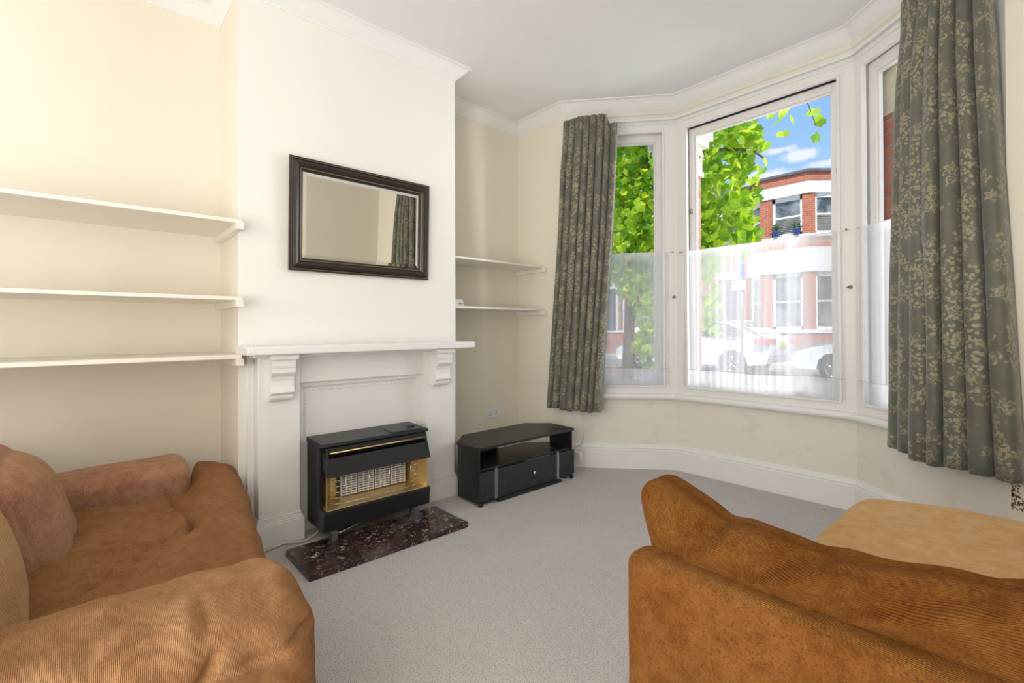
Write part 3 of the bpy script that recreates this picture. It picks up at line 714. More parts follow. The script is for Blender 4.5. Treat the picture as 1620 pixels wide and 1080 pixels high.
B().prism([(-2.708, 1.998), (-2.702, 2.0), (-2.718, 2.59), (-2.728, 2.59)], .03, .212).build('rear_panel', M_charcoal, t)
b = B(); b.box(-2.366, 1.846, .040, -2.348, 2.736, .213); dr = b.build('drawer_front', plain('black_ash_drawer', (.020, .021, .024), .38, var=.35, vs=18), t, bevel=.002)
B().lathe((-2.348, 2.300, .136), (1, 0, 0), [(.004, -.001), (.004, .012), (.011, .016), (.012, .023), (.008, .028), (.001, .029)], 16).build('knob', M_chrome, dr)
for y0, z0 in ((1.965, .030), (2.545, .030)): B().box(-2.3475, y0, z0, -2.3465, y0+.024, .226).build('tape_strip', M_tape, dr)
B().tube([(-2.346, 2.557, .224), (-2.345, 2.559, .14), (-2.344, 2.552, .060), (-2.343, 2.560, .040), (-2.341, 2.61, .018), (-2.343, 2.66, .012)], .0025, 6).build('tape_tail', plain('clear_tape', (.62, .62, .62), .3), dr)
for a_, c_ in ((1.850, 1.872), (2.00, 2.60), (2.71, 2.732)): B().box(-2.372, a_, 0, -2.352, c_, .024).build('plinth_foot', M_charcoal, t)
for y in (2.03, 2.55): B().box(-2.70, y, 0, -2.66, y+.03, .024).build('plinth_foot', M_charcoal, t)

# ---------------------------------------------------------------- curtains
def curtain(name, path_top, path_bot, z_top, z_bot, folds, amp, label, seed, droop=None, rows=46, gather=.10, cols=None):
    # path_*: list of (x, y) from one end to the other; the cloth hangs in pleats between them
    t = thing(name, label, 'curtain', (*path_top[0], z_top))
    b = B(); uvl = b.bm.loops.layers.uv.new('uv'); n = cols or folds*22; rn = random.Random(seed)
    ph = [0]
    for k in range(folds): ph.append(ph[-1]+rn.uniform(.65, 1.4))
    ph = [q/ph[-1] for q in ph]; am = [rn.uniform(.65, 1.25) for _ in range(folds+1)]; sk = [rn.uniform(-.3, .3) for _ in range(folds+1)]
    def along(path, s):
        L = [0]
        for a_, c_ in zip(path, path[1:]): L.append(L[-1]+math.hypot(c_[0]-a_[0], c_[1]-a_[1]))
        d = s*L[-1]
        for k in range(len(path)-1):
            if d <= L[k+1]+1e-9:
                f = (d-L[k])/(L[k+1]-L[k]); a_, c_ = path[k], path[k+1]; tx, ty = (c_[0]-a_[0])/(L[k+1]-L[k]), (c_[1]-a_[1])/(L[k+1]-L[k])
                return a_[0]+(c_[0]-a_[0])*f, a_[1]+(c_[1]-a_[1])*f, -ty, tx
        return (*path[-1], 0, 1)
    def fold(s):
        for k in range(folds):
            if s <= ph[k+1]+1e-9:
                f = (s-ph[k])/(ph[k+1]-ph[k]); a_ = am[k]*(1-f)+am[k+1]*f; return f, k, a_
        return 1, folds-1, 1
    grid = []
    for r in range(rows+1):
        v = r/rows; row = []
        for c in range(n+1):
            s = c/n; f, k, a_ = fold(s)
            open_ = sst(0, .22, v); hd = 1-sst(0.0, gather, v)
            wav = 2*max(0, 1-abs(2*f-1)**2.2)**.62-1
            side = math.sin(f*2*math.pi+sk[k])
            A_ = amp*a_*(.32+.68*open_)
            s2 = s-side*.10*(1/folds)*(.4+.6*open_)+.006*math.sin(v*5+k)
            s2 = max(0, min(1, s2))
            x0, y0, nx, ny = along(path_top, s2); x1, y1, mx_, my_ = along(path_bot, s2)
            e_ = v**1.25; x = x0+(x1-x0)*e_; y = y0+(y1-y0)*e_; nx = nx+(mx_-nx)*e_; ny = ny+(my_-ny)*e_
            hn = math.sin(f*math.pi*6+k)*.005*hd
            off = -wav*A_+hn+.010*ns((s*4, v*2.2, seed), 1.3)*open_
            z = z_top+(z_bot-z_top)*v
            if droop: z += droop(s, v)
            z += .006*math.sin(k*1.9)*v
            row.append((b.bm.verts.new((x+nx*off, y+ny*off, z)), s, v))
        grid.append(row)
    hgt = abs(z_top-z_bot); mid_ = grid[int(rows*.6)]; arc = [0]
    for a_, c_ in zip(mid_, mid_[1:]): arc.append(arc[-1]+(a_[0].co-c_[0].co).length)
    for r in range(rows):
        for c in range(n):
            q = (grid[r][c], grid[r][c+1], grid[r+1][c+1], grid[r+1][c]); f = b.bm.faces.new([p[0] for p in q]); f.smooth = True
            for lp, p in zip(f.loops, q): lp[uvl].uv = (arc[round(p[1]*n)]+seed, (1-p[2])*hgt)
    o = b.build('curtain_panel', [M_damask], t)
    md = o.modifiers.new('thick', 'SOLIDIFY'); md.thickness = .003; md.offset = 0
    return t, grid
def dL(s, v): return (-.075*sst(.80, .86, s)*(1-sst(.1, .8, v)) if s > .8 else 0)
cl, _ = curtain('curtain', [(-2.52, 2.83), (-2.36, 2.85), (-2.20, 2.96), (-2.14, 3.01)], [(-2.695, 2.84), (-2.50, 2.84), (-2.33, 2.92), (-2.265, 2.95)], 2.735, .475, 8, .046, 'grey green floral curtain on left side of bay window beside alcove shelves', 11, droop=dL)
cr_, _ = curtain('curtain', [(-.465, 3.09), (-.41, 3.00), (-.34, 2.92), (-.15, 2.87)], [(-.545, 3.22), (-.45, 3.08), (-.36, 2.93), (-.20, 2.865), (-.05, 2.855)], 2.745, .485, 7, .062, 'grey green floral curtain on right side of bay window above the sofa', 23)
# curtain track
b = B(); b.tube([(-2.56, 2.88, 2.742), (-2.33, 2.90, 2.742), (-1.93, 3.45, 2.755)], .006, 6)
tk = thing('curtain_rail', 'white curtain rail round the head of the bay window', 'curtain rail', (-1.35, 3.4, 2.75))
b = B(); pts_ = [(-2.60, 2.895), (-2.56, 2.90), segpt(SL, .08, -.03), segpt(SL, .85, -.03), segpt(SC, .03, -.03), segpt(SC, 1.15, -.03), segpt(SR, .02, -.03), segpt(SR, .80, -.03), (-.06, 2.90)]
prf = [(0, 2.752), (.010, 2.752), (.010, 2.768), (0, 2.768)]
sweep(list(reversed([tuple(q) for q in pts_])), prf).build('rail_track', M_white, tk)

def net(S, s0, s1, z1, z0, label, seed):
    t = thing('net_curtain', label, 'net curtain', (*segpt(S, (s0+s1)/2, 0), z0), 'net curtains on the bay window')
    B().tube([(*segpt(S, s0-.03, -.005), z1-.004), (*segpt(S, s1+.03, -.005), z1-.004)], .0022, 6).build('curtain_wire', M_plastic, t)
    b = B(); uvl = b.bm.loops.layers.uv.new('uv'); n = 150; rows = 26; g = []
    for r in range(rows+1):
        v = r/rows; row = []
        for c in range(n+1):
            u = c/n; s = s0+(s1-s0)*u+.012*math.sin(v*3+u*9+seed)*v
            o = -.010+.0035*math.sin(u*(s1-s0)*120+3*math.sin(u*7+v*2+seed))*(.35+.65*v)+.012*ns((u*5, v*1.2, seed), 1.6)*v
            z = z1+(z0-z1)*v-(.006*math.sin(u*math.pi)*(1-v))+.012*ns((u*3, 0, seed+4), 1)*v
            row.append((b.bm.verts.new((*segpt(S, s, o), z)), u, 1-v))
        g.append(row)
    for r in range(rows):
        for c in range(n):
            q = (g[r][c], g[r][c+1], g[r+1][c+1], g[r+1][c]); f = b.bm.faces.new([p[0] for p in q]); f.smooth = True
            for lp, p in zip(f.loops, q): lp[uvl].uv = (p[1]*(s1-s0)/1.1+seed, p[2])
    b.build('net_cloth', M_net, t)
    hz = z0+(z1-z0)*.125; b = B(); b.tube([(*segpt(S, s0+(s1-s0)*k/30, -.019), hz+.012*ns((k*.1, 0, seed+4), 1)) for k in range(31)], .0010, 4); b.build('hem_stitching', plain('grey_thread', (.38, .38, .42), .7), t)
net(SL, .20, .815, 1.716, .665, 'sheer white net across lower half of left bay window', 1)
net(SC, .075, 1.118, 1.712, .665, 'sheer white net across lower half of centre bay window', 2)
net(SR, .050, .80, 1.712, .665, 'sheer white net across lower half of right bay window', 3)

# ---------------------------------------------------------------- left sofa
t = thing('sofa', 'tan brown two-seat sofa with slumped seat in front of left alcove', 'sofa', (-2.05, 0, 0))
def d_seat(q, n, u, v, w_):
    x, y, z = q
    fr = sst(.36, .46, y)                                   # behind this the far arm stands, in front the cushion spreads
    if u < 0: x = x-(.33*fr)*sst(0, 1, -u)
    top_ = sst(-.2, .8, w_)
    far = sst(-2.2, -2.9, x)
    z += top_*(.062*far*fr+.030*(1-u*u)*(1-v*v)*.6-.02*sst(-1.7, -1.5, x))
    z -= top_*.05*sst(.50, .66, y)*(1-.3*far)
    p = (x, y, z)
    wr = .012*ns((x*1.0, y*.5, 0), 9, 2)+.020*ns((x*.55+y*.9, y*.25, 1), 7, 5)
    cr1 = math.exp(-((y-.36-.05*math.sin(x*3))/.020)**2)*.028*sst(-2.68, -2.55, x)*(1-sst(-2.2, -1.95, x))
    cr2 = math.exp(-(((x+1.95)*.8+(y-.12)*.9)/.022)**2)*.022*sst(-.1, .05, y)*(1-sst(.25, .34, y))
    fan = 0
    for (x0, y0, dx, dy, L_, dp) in ((-2.05, .30, -.35, .10, .30, .020), (-1.98, .22, -.20, -.22, .26, .022), (-1.88, .20, -.05, -.28, .22, .018), (-2.25, .33, -.25, -.20, .30, .018), (-1.80, .28, .18, -.15, .2, .014)):
        dl = math.hypot(dx, dy); ux, uy = dx/dl, dy/dl; a_ = (x-x0)*ux+(y-y0)*uy; b_ = -(x-x0)*uy+(y-y0)*ux
        if -.04 < a_ < L_: fan += dp*(math.exp(-(b_/.016)**2)-.8*math.exp(-((b_-.034)/.02)**2))*sst(-.04, .03, a_)*(1-sst(L_*.5, L_, a_))
    z += top_*(wr-cr1-cr2-fan)
    y -= .150*sst(-2.95, -1.45, x)*sst(0, 1, v)
    y += .018*sst(.5, 1, v)*(1-u*u)+.012*ns((x, 0, z), 7, 3)*sst(.2, 1, v)
    return Vector((x, y, z))
rbox(-2.06, .20, .235, .62, .41, .135, .075, disp=d_seat, nn=(130, 100, 16)).build('seat_cushion', M_cordS, t)
def d_nearm(q, n, u, v, w_):
    x, y, z = q; top_ = sst(0, .9, w_); out_ = sst(0, .8, u)
    z += top_*(-.030*(u*u)+.022*ns((x*.6, y*1.1, 0), 6, 8)+.010*ns((x, y, 0), 15, 4))
    z -= top_*.055*sst(.18, .42, y)*sst(.0, 1, u)*.6
    x += out_*(.018*ns((0, y, z*.6), 8, 1)+.012*ns((0, y*2+z, z), 9, 4))
    g = math.exp(-((z-.445+.018*math.sin(y*7))/.008)**2)*.012*out_; x -= g     # seam under the top panel
    g = math.exp(-((y-.16-(z-.4)*.55)/.016)**2)*.030*out_*sst(.5, .44, z); x -= g
    g2 = math.exp(-((y-.185-(z-.5)*.2)/.012)**2)*.014*sst(.40, .5, z)*sst(-.2, .5, u); z -= g2
    y += .014*sst(.3, 1, v)*(1-w_*w_)+.006*ns((x, 0, z), 14, 6)*sst(.5, 1, v)
    return Vector((x, y, z))
rbox(-1.275, -.05, .322, .185, .455, .212, .085, disp=d_nearm, nn=(46, 90, 46), mi=lambda g, p: (0 if g == 0 else (1 if p.z > .44 else 2) if g == 2 else 2)).build('arm', [M_cordY, M_cordYu, M_cordZ], t)
b = rbox(-1.275, -.05, .075, .165, .440, .065, .03, n=12); b.build('arm_base', M_cordS, t)
def d_farm(q, n, u, v, w_):
    x, y, z = q; top_ = sst(0, .9, w_); z += top_*(-.012*u*u+.008*ns(q, 5, 2)+.018*sst(.0, .5, y)); x += .006*ns(q, 6, 3); y += .008*(1-w_*w_)*sst(.5, 1, v)
    return Vector((x, y, z))
rbox(-2.835, -.07, .27, .165, .455, .215, .048, disp=d_farm, nn=(30, 50, 30)).build('arm', M_fuzz, t)
def back_cush(cx, hx, cz, hz, cy, hy, lean, mat, seed, crn):
    def d(q, n, u, v, w_):
        x, y, z = q; bul = (1-abs(u)**3)*(1-abs(w_)**3)
        y = cy+(y-cy)*(.62+.5*bul)-lean*(z-cz)
        z += -crn*sst(.4, 1, abs(u))*sst(.2, 1, w_)+.012*ns(q, 5, seed); y += .014*ns(q, 6, seed+3)
        return Vector((x, y, z))
    rbox(cx, cy, cz, hx, hy, hz, min(.09, hy*.8), disp=d, nn=(36, 20, 40)).build('back_cushion', mat, t)
back_cush(-2.36, .31, .485, .225, -.205, .155, .30, M_fuzz, 4, .03)
back_cush(-1.58, .44, .53, .22, -.262, .135, .28, M_cushN, 9, .04)
rbox(-2.06, -.47, .35, .95, .10, .30, .06, nn=(30, 10, 14)).build('back_frame', M_cordS, t)
rbox(-2.06, .06, .10, .78, .40, .075, .03, nn=(20, 14, 6)).build('seat_base', M_cordS, t)
for x in (-2.92, -1.2):
    for y in (-.48, .30): B().lathe((x, y, 0), (0, 0, 1), [(.024, 0), (.028, .04)], 12).build('foot', M_black, t)

# ---------------------------------------------------------------- right sofa, seen from behind
t = thing('sofa', 'amber corduroy sofa seen from behind facing the bay window', 'sofa', (-.1, 1.4, 0))
def d_frame(q, n, u, v, w_):
    x, y, z = q; z += sst(.2, 1, w_)*(.004*ns(q, 5, 2)); y += .003*ns(q, 6, 1); return Vector((x, y, z))
rbox(-.1, .952, .325, .535, .047, .290, .030, disp=d_frame, nn=(60, 12, 30), mi=lambda g, p: 0 if g == 0 else 1).build('back_frame', [M_cordF, M_cordP], t)
def d_bc(q, n, u, v, w_):
    x, y, z = q; top_ = sst(-.1, .9, w_)
    y = 1.085+(y-1.085)*(1-.42*sst(.1, 1, w_))-.085*top_
    left = sst(-.5, -1, u)
    z += top_*(-.025+.030*sst(-.4, .5, u)+.040*left*left-.02*sst(-.9, -.4, u)*(1-sst(-.1, .4, u)))
    z += top_*.012*ns((x, 0, 0), 8, 3)
    back = sst(.2, -1, v)                                   # slanting folds across the back face
    for (x0, k_, wd, dp) in ((-.50, .9, .030, .026), (-.36, 1.5, .035, .034), (-.19, 1.7, .028, .022)):
        dd = (x-x0)-k_*(z-.66); y += dp*math.exp(-(dd/wd)**2)*back*sst(.60, .68, z); z -= .010*math.exp(-(dd/wd)**2)*top_
        y -= dp*.7*math.exp(-((dd-.05)/wd)**2)*back*sst(.60, .68, z)
    y += .012*ns((x, z, 0), 6, 7)
    sm = math.exp(-((y-1.0)/.006)**2)*top_*.004; z -= sm
    return Vector((x, y, z))
rbox(-.10, 1.085, .572, .530, .105, .190, .060, disp=d_bc, nn=(130, 26, 40)).build('back_cushion', M_cordB, t)
def d_s2(q, n, u, v, w_):
    x, y, z = q; top_ = sst(0, .9, w_)
    z += top_*(.020*(1-u*u)*(1-v*v)+.012*ns((x*.4, y, 0), 6, 2)-.014*math.exp(-((y-1.80+.1*x)/.05)**2))
    y += .13*sst(.5, 1, v)*(1-(u)**2)**.8
    return Vector((x, y, z))
rbox(-.015, 1.56, .412, .445, .44, .128, .085, disp=d_s2, nn=(60, 50, 20)).build('seat_cushion', M_seatT, t)
rbox(-.03, 1.50, .15, .42, .46, .11, .03, nn=(20, 16, 8)).build('seat_base', M_cordF, t)
for x in (-.545, .36): rbox(x, 1.24, .24, .075, .25, .20, .05, nn=(14, 20, 14)).build('arm', M_cordF, t)
for x in (-.55, .35):
    for y in (.96, 1.45): B().lathe((x, y, 0), (0, 0, 1), [(.022, 0), (.026, .05)], 12).build('foot', M_black, t)

# ---------------------------------------------------------------- outside: street, cars, terrace, tree
ZG = -.30; ZR = -.05
struct(B().box(-40, 3.75, ZG-.3, 20, 7.6, ZG).build('front_garden_ground', M_pave))
struct(B().box(-40, 7.6, ZG-.3, 20, 9.6, -.02).build('pavement_near', M_pave))
struct(B().box(-40, 9.6, ZG-.3, 20, 15.6, -.10).build('road', M_road))
struct(B().box(-40, 15.6, ZG-.3, 20, 26, .02).build('pavement_far', M_pave))
struct(B().box(-40, 7.3, ZG, -5.2, 7.52, .40).build('garden_wall', M_brick))

GW = 6.05
def house(x_off, label, idx):
    t = thing('terrace_house', label, 'house', (-6.3+x_off, 20, 0), 'terraced houses across the street')
    X = x_off; yF, yW = 19.0, 19.9; xl, xr = -7.10, -5.50; cl_, cr_x = -8.0, -4.6
    wl, wr = -9.45, -3.40
    face = [(cl_+X, yW), (xl+X, yF), (xr+X, yF), (cr_x+X, yW)]
    B().box(wl+X, yW, 0, wr+X, yW+5.0, 6.1).build('house_wall', M_stock if idx % 2 else M_brick, t)
    B().prism([(wl+X, yW-.1), (wr+X, yW-.1), (wr+X, yW+5), (wl+X, yW+5)], 6.1, 6.25).build('eaves', M_stone, t)
    rb = B(); rb.loft([[(wl+X, yW-.2, 6.25), (wl+X, yW+5, 6.25), (wl+X, yW+2.4, 7.5)], [(wr+X, yW-.2, 6.25), (wr+X, yW+5, 6.25), (wr+X, yW+2.4, 7.5)]]); rb.build('roof', M_slate, t)
    def bayring(o): 
        ms = mitre(list(reversed(face)), False); return [(p[0]-mm.x*o, p[1]-mm.y*o) for p, mm in zip(reversed(face), ms)]
    def bayband(name, z0, z1, o, mat):
        p = bayring(-0-o) if False else None
        q = [(face[0][0]-o, yW+.1), (face[1][0]-o*.5, yF-o), (face[2][0]+o*.5, yF-o), (face[3][0]+o, yW+.1)]
        return B().prism(q, z0, z1).build(name, mat, t)
    bayband('bay_plinth', 0, .95, .02, M_brick); bayband('bay_sill', .95, 1.06, .08, M_stone)
    bayband('bay_band', 3.10, 3.95, .05, M_stone); bayband('bay_brick_band', 3.95, 4.34, .0, M_brick); bayband('bay_sill', 4.34, 4.43, .07, M_stone)
    bayband('bay_band', 5.86, 6.28, .04, M_stone); bayband('parapet', 6.28, 6.60, .05, M_brick); bayband('coping', 6.60, 6.68, .12, M_slate)
    for z0, z1 in ((1.06, 3.10), (4.43, 5.86)):
        for a_, c_ in ((xl-.02, xl+.40), (xr-.20, xr+.0)):
            B().box(a_+X, yF-.0, z0, c_+X, yF+.26, z1).build('brick_pier', M_brick, t)
        B().prism([(xr+X, yF), (xr+.16+X, yF+.16), (xr-.1+X, yF+.3), (xr-.1+X, yF+.1)], z0, z1).build('brick_pier', M_brick, t)
        B().prism([(cr_x-.22+X, yW-.22), (cr_x+X, yW), (cr_x-.3+X, yW+.1)], z0, z1).build('brick_pier', M_brick, t)
        B().prism([(cl_+X, yW), (cl_+.25+X, yW-.25), (cl_+.3+X, yW+.1)], z0, z1).build('brick_pier', M_brick, t)
        def win(p0, p1, z0, z1):
            p0, p1 = Vector(p0), Vector(p1); S = seg(p0, p1); L = S[3]; fb = B()
            segbox(fb, S, 0, .09, .06, .14, z0, z1); segbox(fb, S, L-.09, L, .06, .14, z0, z1); segbox(fb, S, 0, L, .06, .14, z1-.16, z1); segbox(fb, S, 0, L, .06, .14, z0, z0+.10)
            zm = (z0+z1)/2-.05; segbox(fb, S, .09, L-.09, .08, .13, zm, zm+.06)
            f = fb.build('window_frame', M_stone, t); g = B(); segbox(g, S, .05, L-.05, .10, .12, z0+.05, z1-.05); g.build('pane', M_farglass, f)
            if z0 > 4:
                bl = B()
                for q in range(9): segbox(bl, S, .10, L-.10, .075, .098, z0+.14+q*.06, z0+.16+q*.06)
                bl.build('blind', M_blind, f)
        win((xl+.40+X, yF+.02), (xr-.20+X, yF+.02), z0, z1)
        win((xr+.16+X, yF+.16), (cr_x-.22+X, yW-.22), z0, z1)
        win((cl_+.25+X, yW-.25), (xl-.02+X, yF+.0), z0, z1)
    for a_, z0, z1, kind in ((-9.1, 4.43, 5.6, 'w'), (-9.1, .1, 3.1, 'd')):
        B().box(a_+X, yW-.05, z0, a_+.9+X, yW+.02, z1).build('window_pane' if kind == 'w' else 'front_door', M_farglass if kind == 'w' else M_door, t)
        B().box(a_-.10+X, yW-.10, z1, a_+1.0+X, yW, z1+.30).box(a_-.10+X, yW-.08, z0, a_+X, yW, z1).box(a_+.9+X, yW-.08, z0, a_+1.0+X, yW, z1).build('door_surround' if kind == 'd' else 'window_surround', M_stone, t)
    B().box(wl+X, 17.4, 0, wl+1.1+X, 17.6, .75).box(wl+2.0+X, 17.4, 0, wr+X, 17.6, .95).build('front_wall', M_brick, t)
    B().box(wl+1.95+X, 17.36, .95, wr+X, 17.64, 1.03).build('wall_coping', M_stone, t)
    return t
house(0, 'red brick house with two-storey white banded bay seen in centre window', 0)
house(-GW, 'brown brick house next left of the bay house, behind the tree', 1)
house(-2*GW, 'red brick house behind tree through left window', 2)
house(-3*GW, 'brown brick house furthest left across the street', 3)
house(GW, 'brown brick house right of the bay house across street', 5)
# window-sill pots on the opposite house
for x, lab in ((-6.55, 'blue pot with small plant on upper sill of opposite house, left one'), (-5.86, 'blue pot with small plant on upper sill of opposite house, right one')):
    t = thing('potted_plant', lab, 'potted plant', (x, 18.9, 4.43), 'blue pots on the opposite sill')
    B().lathe((x, 18.955, 4.43), (0, 0, 1), [(.09, 0), (.13, .20), (.14, .22), (.11, .22)], 16).build('pot', M_bluepot, t)
    b = B(); rnd = random.Random(int(-x*10))
    for k in range(60):
        a_ = rnd.random()*6.28; el = rnd.uniform(.2, 1.4); r_ = rnd.uniform(.1, .26); c0 = Vector((x, 18.955, 4.64)); d = Vector((math.cos(a_)*math.cos(el), math.sin(a_)*math.cos(el)*.7, math.sin(el)))
        p = c0+d*r_; s_ = d.cross(Vector((0, 0, 1))).normalized()*.03
        vs = [b.bm.verts.new(q) for q in (p-d*.05, p+s_, p+d*.06, p-s_)]; b.bm.faces.new(vs)
    b.build('foliage', M_darkgreen, t)

def car(x_front, x_rear, y0, label):
    # car parked along the street; nose towards -x
    L = x_rear-x_front; zc = -.10; t = thing('car', label, 'car', ((x_front+x_rear)/2, y0+.88, zc), 'white cars parked in the street')
    def P(u, z): return (x_front+u*L, z+zc)
    prof = [(0, .42), (0, .62), (.02, .74), (.10, .86), (.24, .97), (.27, .99), (.36, 1.28), (.44, 1.43), (.60, 1.47), (.78, 1.42), (.88, 1.20), (.94, 1.04), (.985, .98), (1.0, .80), (1.0, .55), (.985, .34), (.90, .28)]
    low = [(.90, .28), (.885, .28), (.875, .48), (.845, .62), (.80, .67), (.755, .62), (.725, .48), (.715, .26), (.285, .26), (.275, .48), (.245, .62), (.20, .67), (.155, .62), (.125, .48), (.115, .28), (.02, .30)]
    ring = prof+low[1:]
    ringsL = []
    for yy, ins in ((0.06, .02), (0.0, 0), (1.76, 0), (1.70, .02)): 
        ringsL.append([(P(u, z)[0]+(.5-u)*ins*2, y0+(yy if z < 1.0 else (yy*.80+.176)), P(u, z)[1]) for u, z in ring])
    b = B(); b.loft(ringsL); b.build('body', M_car, t, bevel=.02)
    glass = [(.285, 1.00), (.37, 1.27), (.445, 1.385), (.60, 1.415), (.76, 1.37), (.83, 1.20), (.865, 1.02)]
    def gy(z): return y0+.012 if z < 1.0 else y0+.176-.01
    for (g, nm) in (([(.30, 1.01), (.375, 1.26), (.45, 1.375), (.555, 1.395), (.555, 1.01)], 'side_window'), ([(.57, 1.01), (.57, 1.395), (.66, 1.385), (.75, 1.34), (.83, 1.18), (.84, 1.01)], 'side_window')):
        b = B(); lo = [(P(u, z)[0], y0+.18*((z-1.0)/.4)**.01*(1 if z > 1.02 else .80)-.02, P(u, z)[1]) for u, z in g]; hi = [(p[0], p[1]+.03, p[2]) for p in lo]; b.loft([lo, hi]); b.build(nm, M_carglass, t)
    b = B(); q = [(P(.80, 1.395)), (P(.875, 1.20)), (P(.925, 1.07))]; b.loft([[(q[0][0]+.01, y0+.32, q[0][1]), (q[2][0]+.02, y0+.24, q[2][1]), (q[2][0]+.0, y0+.24, q[2][1]-.02), (q[0][0]-.01, y0+.32, q[0][1]-.02)], [(q[0][0]+.01, y0+1.44, q[0][1]), (q[2][0]+.02, y0+1.52, q[2][1]), (q[2][0]+.0, y0+1.52, q[2][1]-.02), (q[0][0]-.01, y0+1.44, q[0][1]-.02)]]); b.build('rear_window', M_carglass, t)
    for yy in (.0, 1.34): b = B(); b.box(x_rear-.34, y0+yy-.01, zc+.80, x_rear+.012, y0+yy+.43, zc+.96); b.build('tail_light', M_lamp, t, bevel=.02)
    B().box(x_rear, y0+.62, zc+.74, x_rear+.02, y0+1.14, zc+.86).build('number_plate', M_yellow, t)
    for u in (.20, .80):
        for yy, sg in ((.0, -1), (1.76, 1)):
            cx, cz = P(u, .32); b = B(); c = (cx, y0+yy+(.20 if sg < 0 else 0), cz)
            wh = B().lathe((cx, y0+yy+(.10 if sg < 0 else -.10), cz), (0, sg, 0), [(.20, -.1), (.31, -.1), (.33, -.06), (.33, .07), (.31, .10), (.215, .10), (.21, .06)], 28).build('wheel', M_tyre, t)
            b = B(); b.lathe((cx, y0+yy+(.10 if sg < 0 else -.10), cz), (0, sg, 0), [(.21, .02), (.215, .085), (.19, .085), (.18, .03), (.04, .03), (.05, .09), (.001, .095)], 28)
            for k in range(5):
                a_ = k*2*math.pi/5+.3; b.tube([(cx+math.cos(a_)*.03, y0+yy+sg*.0-.0+(-.02 if sg < 0 else .02)*.5+sg*-.02, cz+math.sin(a_)*.03), (cx+math.cos(a_)*.20, y0+yy+sg*-.02, cz+math.sin(a_)*.20)], .028, 5)
            b.build('alloy_rim', M_alloy, wh)
    B().tube([(P(.55, 1.46)[0], y0+.88, P(.55, 1.46)[1]), (P(.62, 1.55)[0], y0+.88, P(.62, 1.55)[1])], .03, 6).build('roof_fin', M_car, t)
    return t
car(-8.85, -4.42, 12.3, 'white hatchback parked across the street behind left part of centre net')
car(-3.95, .45, 12.3, 'white car parked behind the hatchback, at right of centre window')
# parking sign on its post
t = thing('parking_sign', 'blue and white parking sign on a grey post by the kerb', 'street sign', (-4.32, 9.4, -.02))
B().tube([(-3.86, 9.4, -.02), (-3.86, 9.4, 2.45)], .03, 10).build('post', M_grey, t)
B().box(-3.96, 9.355, 2.08, -3.79, 9.37, 2.34).build('blue_plate', M_sign_b, t)
B().box(-4.02, 9.355, 1.84, -3.77, 9.37, 2.02).build('white_plate', M_stone, t)
b = B(); b.tube([(-3.905, 9.352, 2.14), (-3.905, 9.352, 2.28)], .009, 4); b.tube([(-3.905, 9.352, 2.28), (-3.865, 9.352, 2.27), (-3.855, 9.352, 2.24), (-3.865, 9.352, 2.215), (-3.905, 9.352, 2.21)], .009, 4); b.build('letter_p', M_stone, t)

# tree with big lobed leaves
t = thing('tree', 'lime green broad-leaved tree trailing branches across the bay windows', 'tree', (-4.1, 5.9, ZG))
def add_leaf(b, c, size, rnd):
    out_ = Vector((rnd.gauss(0, .6), rnd.gauss(-.5, .6), rnd.gauss(.15, .5))).normalized()
    up = Vector((rnd.gauss(0, .5), rnd.gauss(0, .5), -1)).normalized(); s_ = out_.cross(up).normalized(); up = s_.cross(out_).normalized()
    shp = [(0, -.20), (.26, -.34), (.50, -.16), (.46, .08), (.54, .30), (.30, .40), (.0, .58), (-.30, .40), (-.54, .30), (-.46, .08), (-.50, -.16), (-.26, -.34)]
    ctr = b.bm.verts.new(c+out_*size*.06); vs = []
    for x, y in shp: vs.append(b.bm.verts.new(c+s_*x*size+up*y*size-out_*size*.22*abs(x)))
    for k in range(len(vs)): b.bm.faces.new((ctr, vs[k], vs[(k+1) % len(vs)]))
rnd = random.Random(21); fb = B()
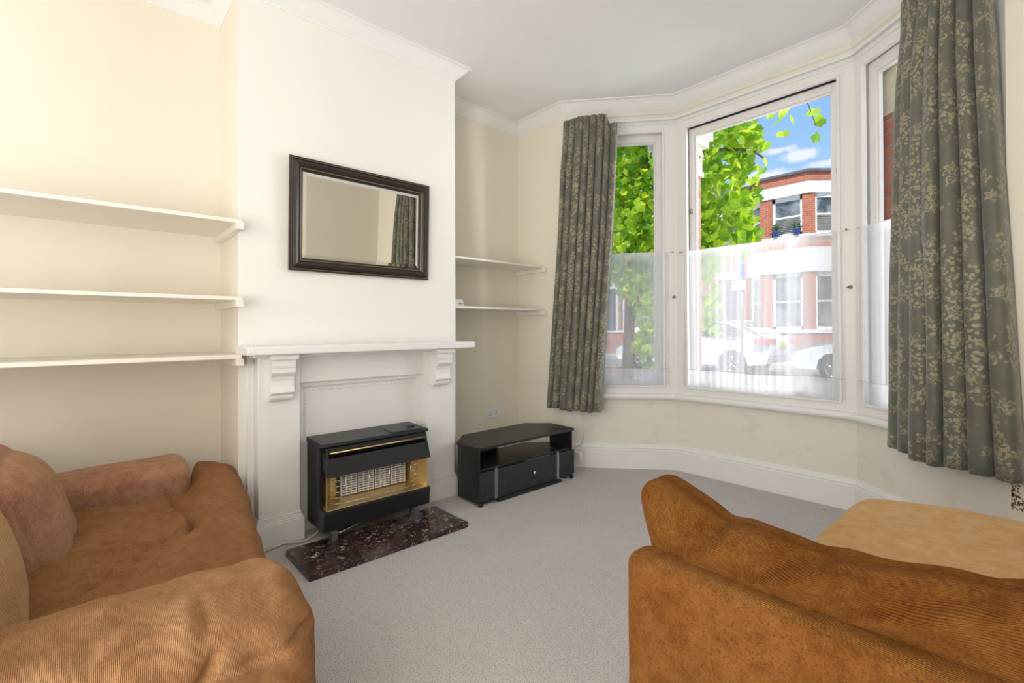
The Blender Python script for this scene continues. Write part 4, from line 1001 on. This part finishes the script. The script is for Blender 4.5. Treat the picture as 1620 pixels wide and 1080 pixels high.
blobs = [  # centre, radii, count
    ((-4.05, 5.9, 3.45), (.74, .42, .80), 900), ((-3.80, 5.8, 2.55), (.62, .36, .80), 820), ((-4.50, 6.2, 2.4), (.30, .3, .6), 130),
    ((-3.05, 5.7, 3.15), (.45, .45, .65), 620), ((-2.85, 5.6, 2.45), (.42, .45, .60), 620), ((-2.80, 5.5, 2.05), (.34, .35, .40), 300),
    ((-3.70, 5.8, 1.70), (.32, .3, .40), 230), ((-3.50, 5.6, 1.0), (.17, .25, .48), 130), ((-3.95, 5.8, 1.80), (.38, .2, .22), 90),
    ((-2.30, 5.3, 3.15), (.32, .3, .40), 190), ((-2.18, 5.25, 2.60), (.20, .2, .36), 110), ((-2.02, 5.2, 3.05), (.14, .12, .30), 34), ((-2.60, 5.5, 1.35), (.14, .2, .38), 46), ((-2.22, 5.4, 2.15), (.20, .2, .28), 80),
    ((-3.4, 5.8, 3.9), (.8, .5, .40), 420)]
for c, r_, n_ in blobs:
    for k in range(n_):
        d = Vector((rnd.gauss(0, 1), rnd.gauss(0, 1), rnd.gauss(0, 1))).normalized()*rnd.random()**.40
        add_leaf(fb, Vector((c[0]+d.x*r_[0], c[1]+d.y*r_[1], c[2]+d.z*r_[2])), rnd.uniform(.075, .135), rnd)
for c in ((-1.68, 5.05, 3.20), (-1.72, 5.0, 3.10), (-1.62, 5.1, 3.12), (-1.80, 5.1, 3.24), (-1.66, 5.0, 2.98), (-1.40, 5.0, 3.10), (-1.36, 5.05, 3.02), (-1.38, 5.0, 2.86), (-1.83, 5.0, 2.76), (-1.86, 5.05, 2.66), (-1.9, 5.1, 3.28), (-1.85, 5.1, 2.94)):
    add_leaf(fb, Vector(c), .11, rnd)
lf_ = fb.build('foliage', M_leaf, t)
b = B(); b.tube([(-4.1, 5.9, ZG), (-4.05, 5.95, 1.0), (-3.95, 5.9, 2.2), (-3.7, 5.9, 3.2), (-3.4, 5.8, 3.9)], [.09, .08, .07, .05, .03], 10); b.build('trunk', M_trunk, t)
for pts_ in ([(-3.95, 5.9, 2.2), (-3.4, 5.8, 2.7), (-2.9, 5.6, 2.9), (-2.4, 5.3, 3.1)], [(-3.7, 5.9, 3.2), (-2.8, 5.5, 3.5), (-2.0, 5.1, 3.45), (-1.45, 5.0, 3.2), (-1.38, 5.0, 2.95)], [(-4.0, 5.95, 1.4), (-3.7, 5.8, 1.6), (-3.55, 5.6, 1.0)],
             [(-2.4, 5.3, 3.1), (-2.0, 5.15, 2.95), (-1.83, 5.0, 2.78)], [(-3.4, 5.8, 2.7), (-2.9, 5.5, 2.2), (-2.7, 5.5, 1.4)], [(-4.0, 5.9, 3.0), (-4.3, 6.0, 3.4), (-4.5, 6.1, 3.9)]):
    B().tube(pts_, [.022, .015, .010, .006, .004][:len(pts_)], 6).build('branch', M_trunk, t)
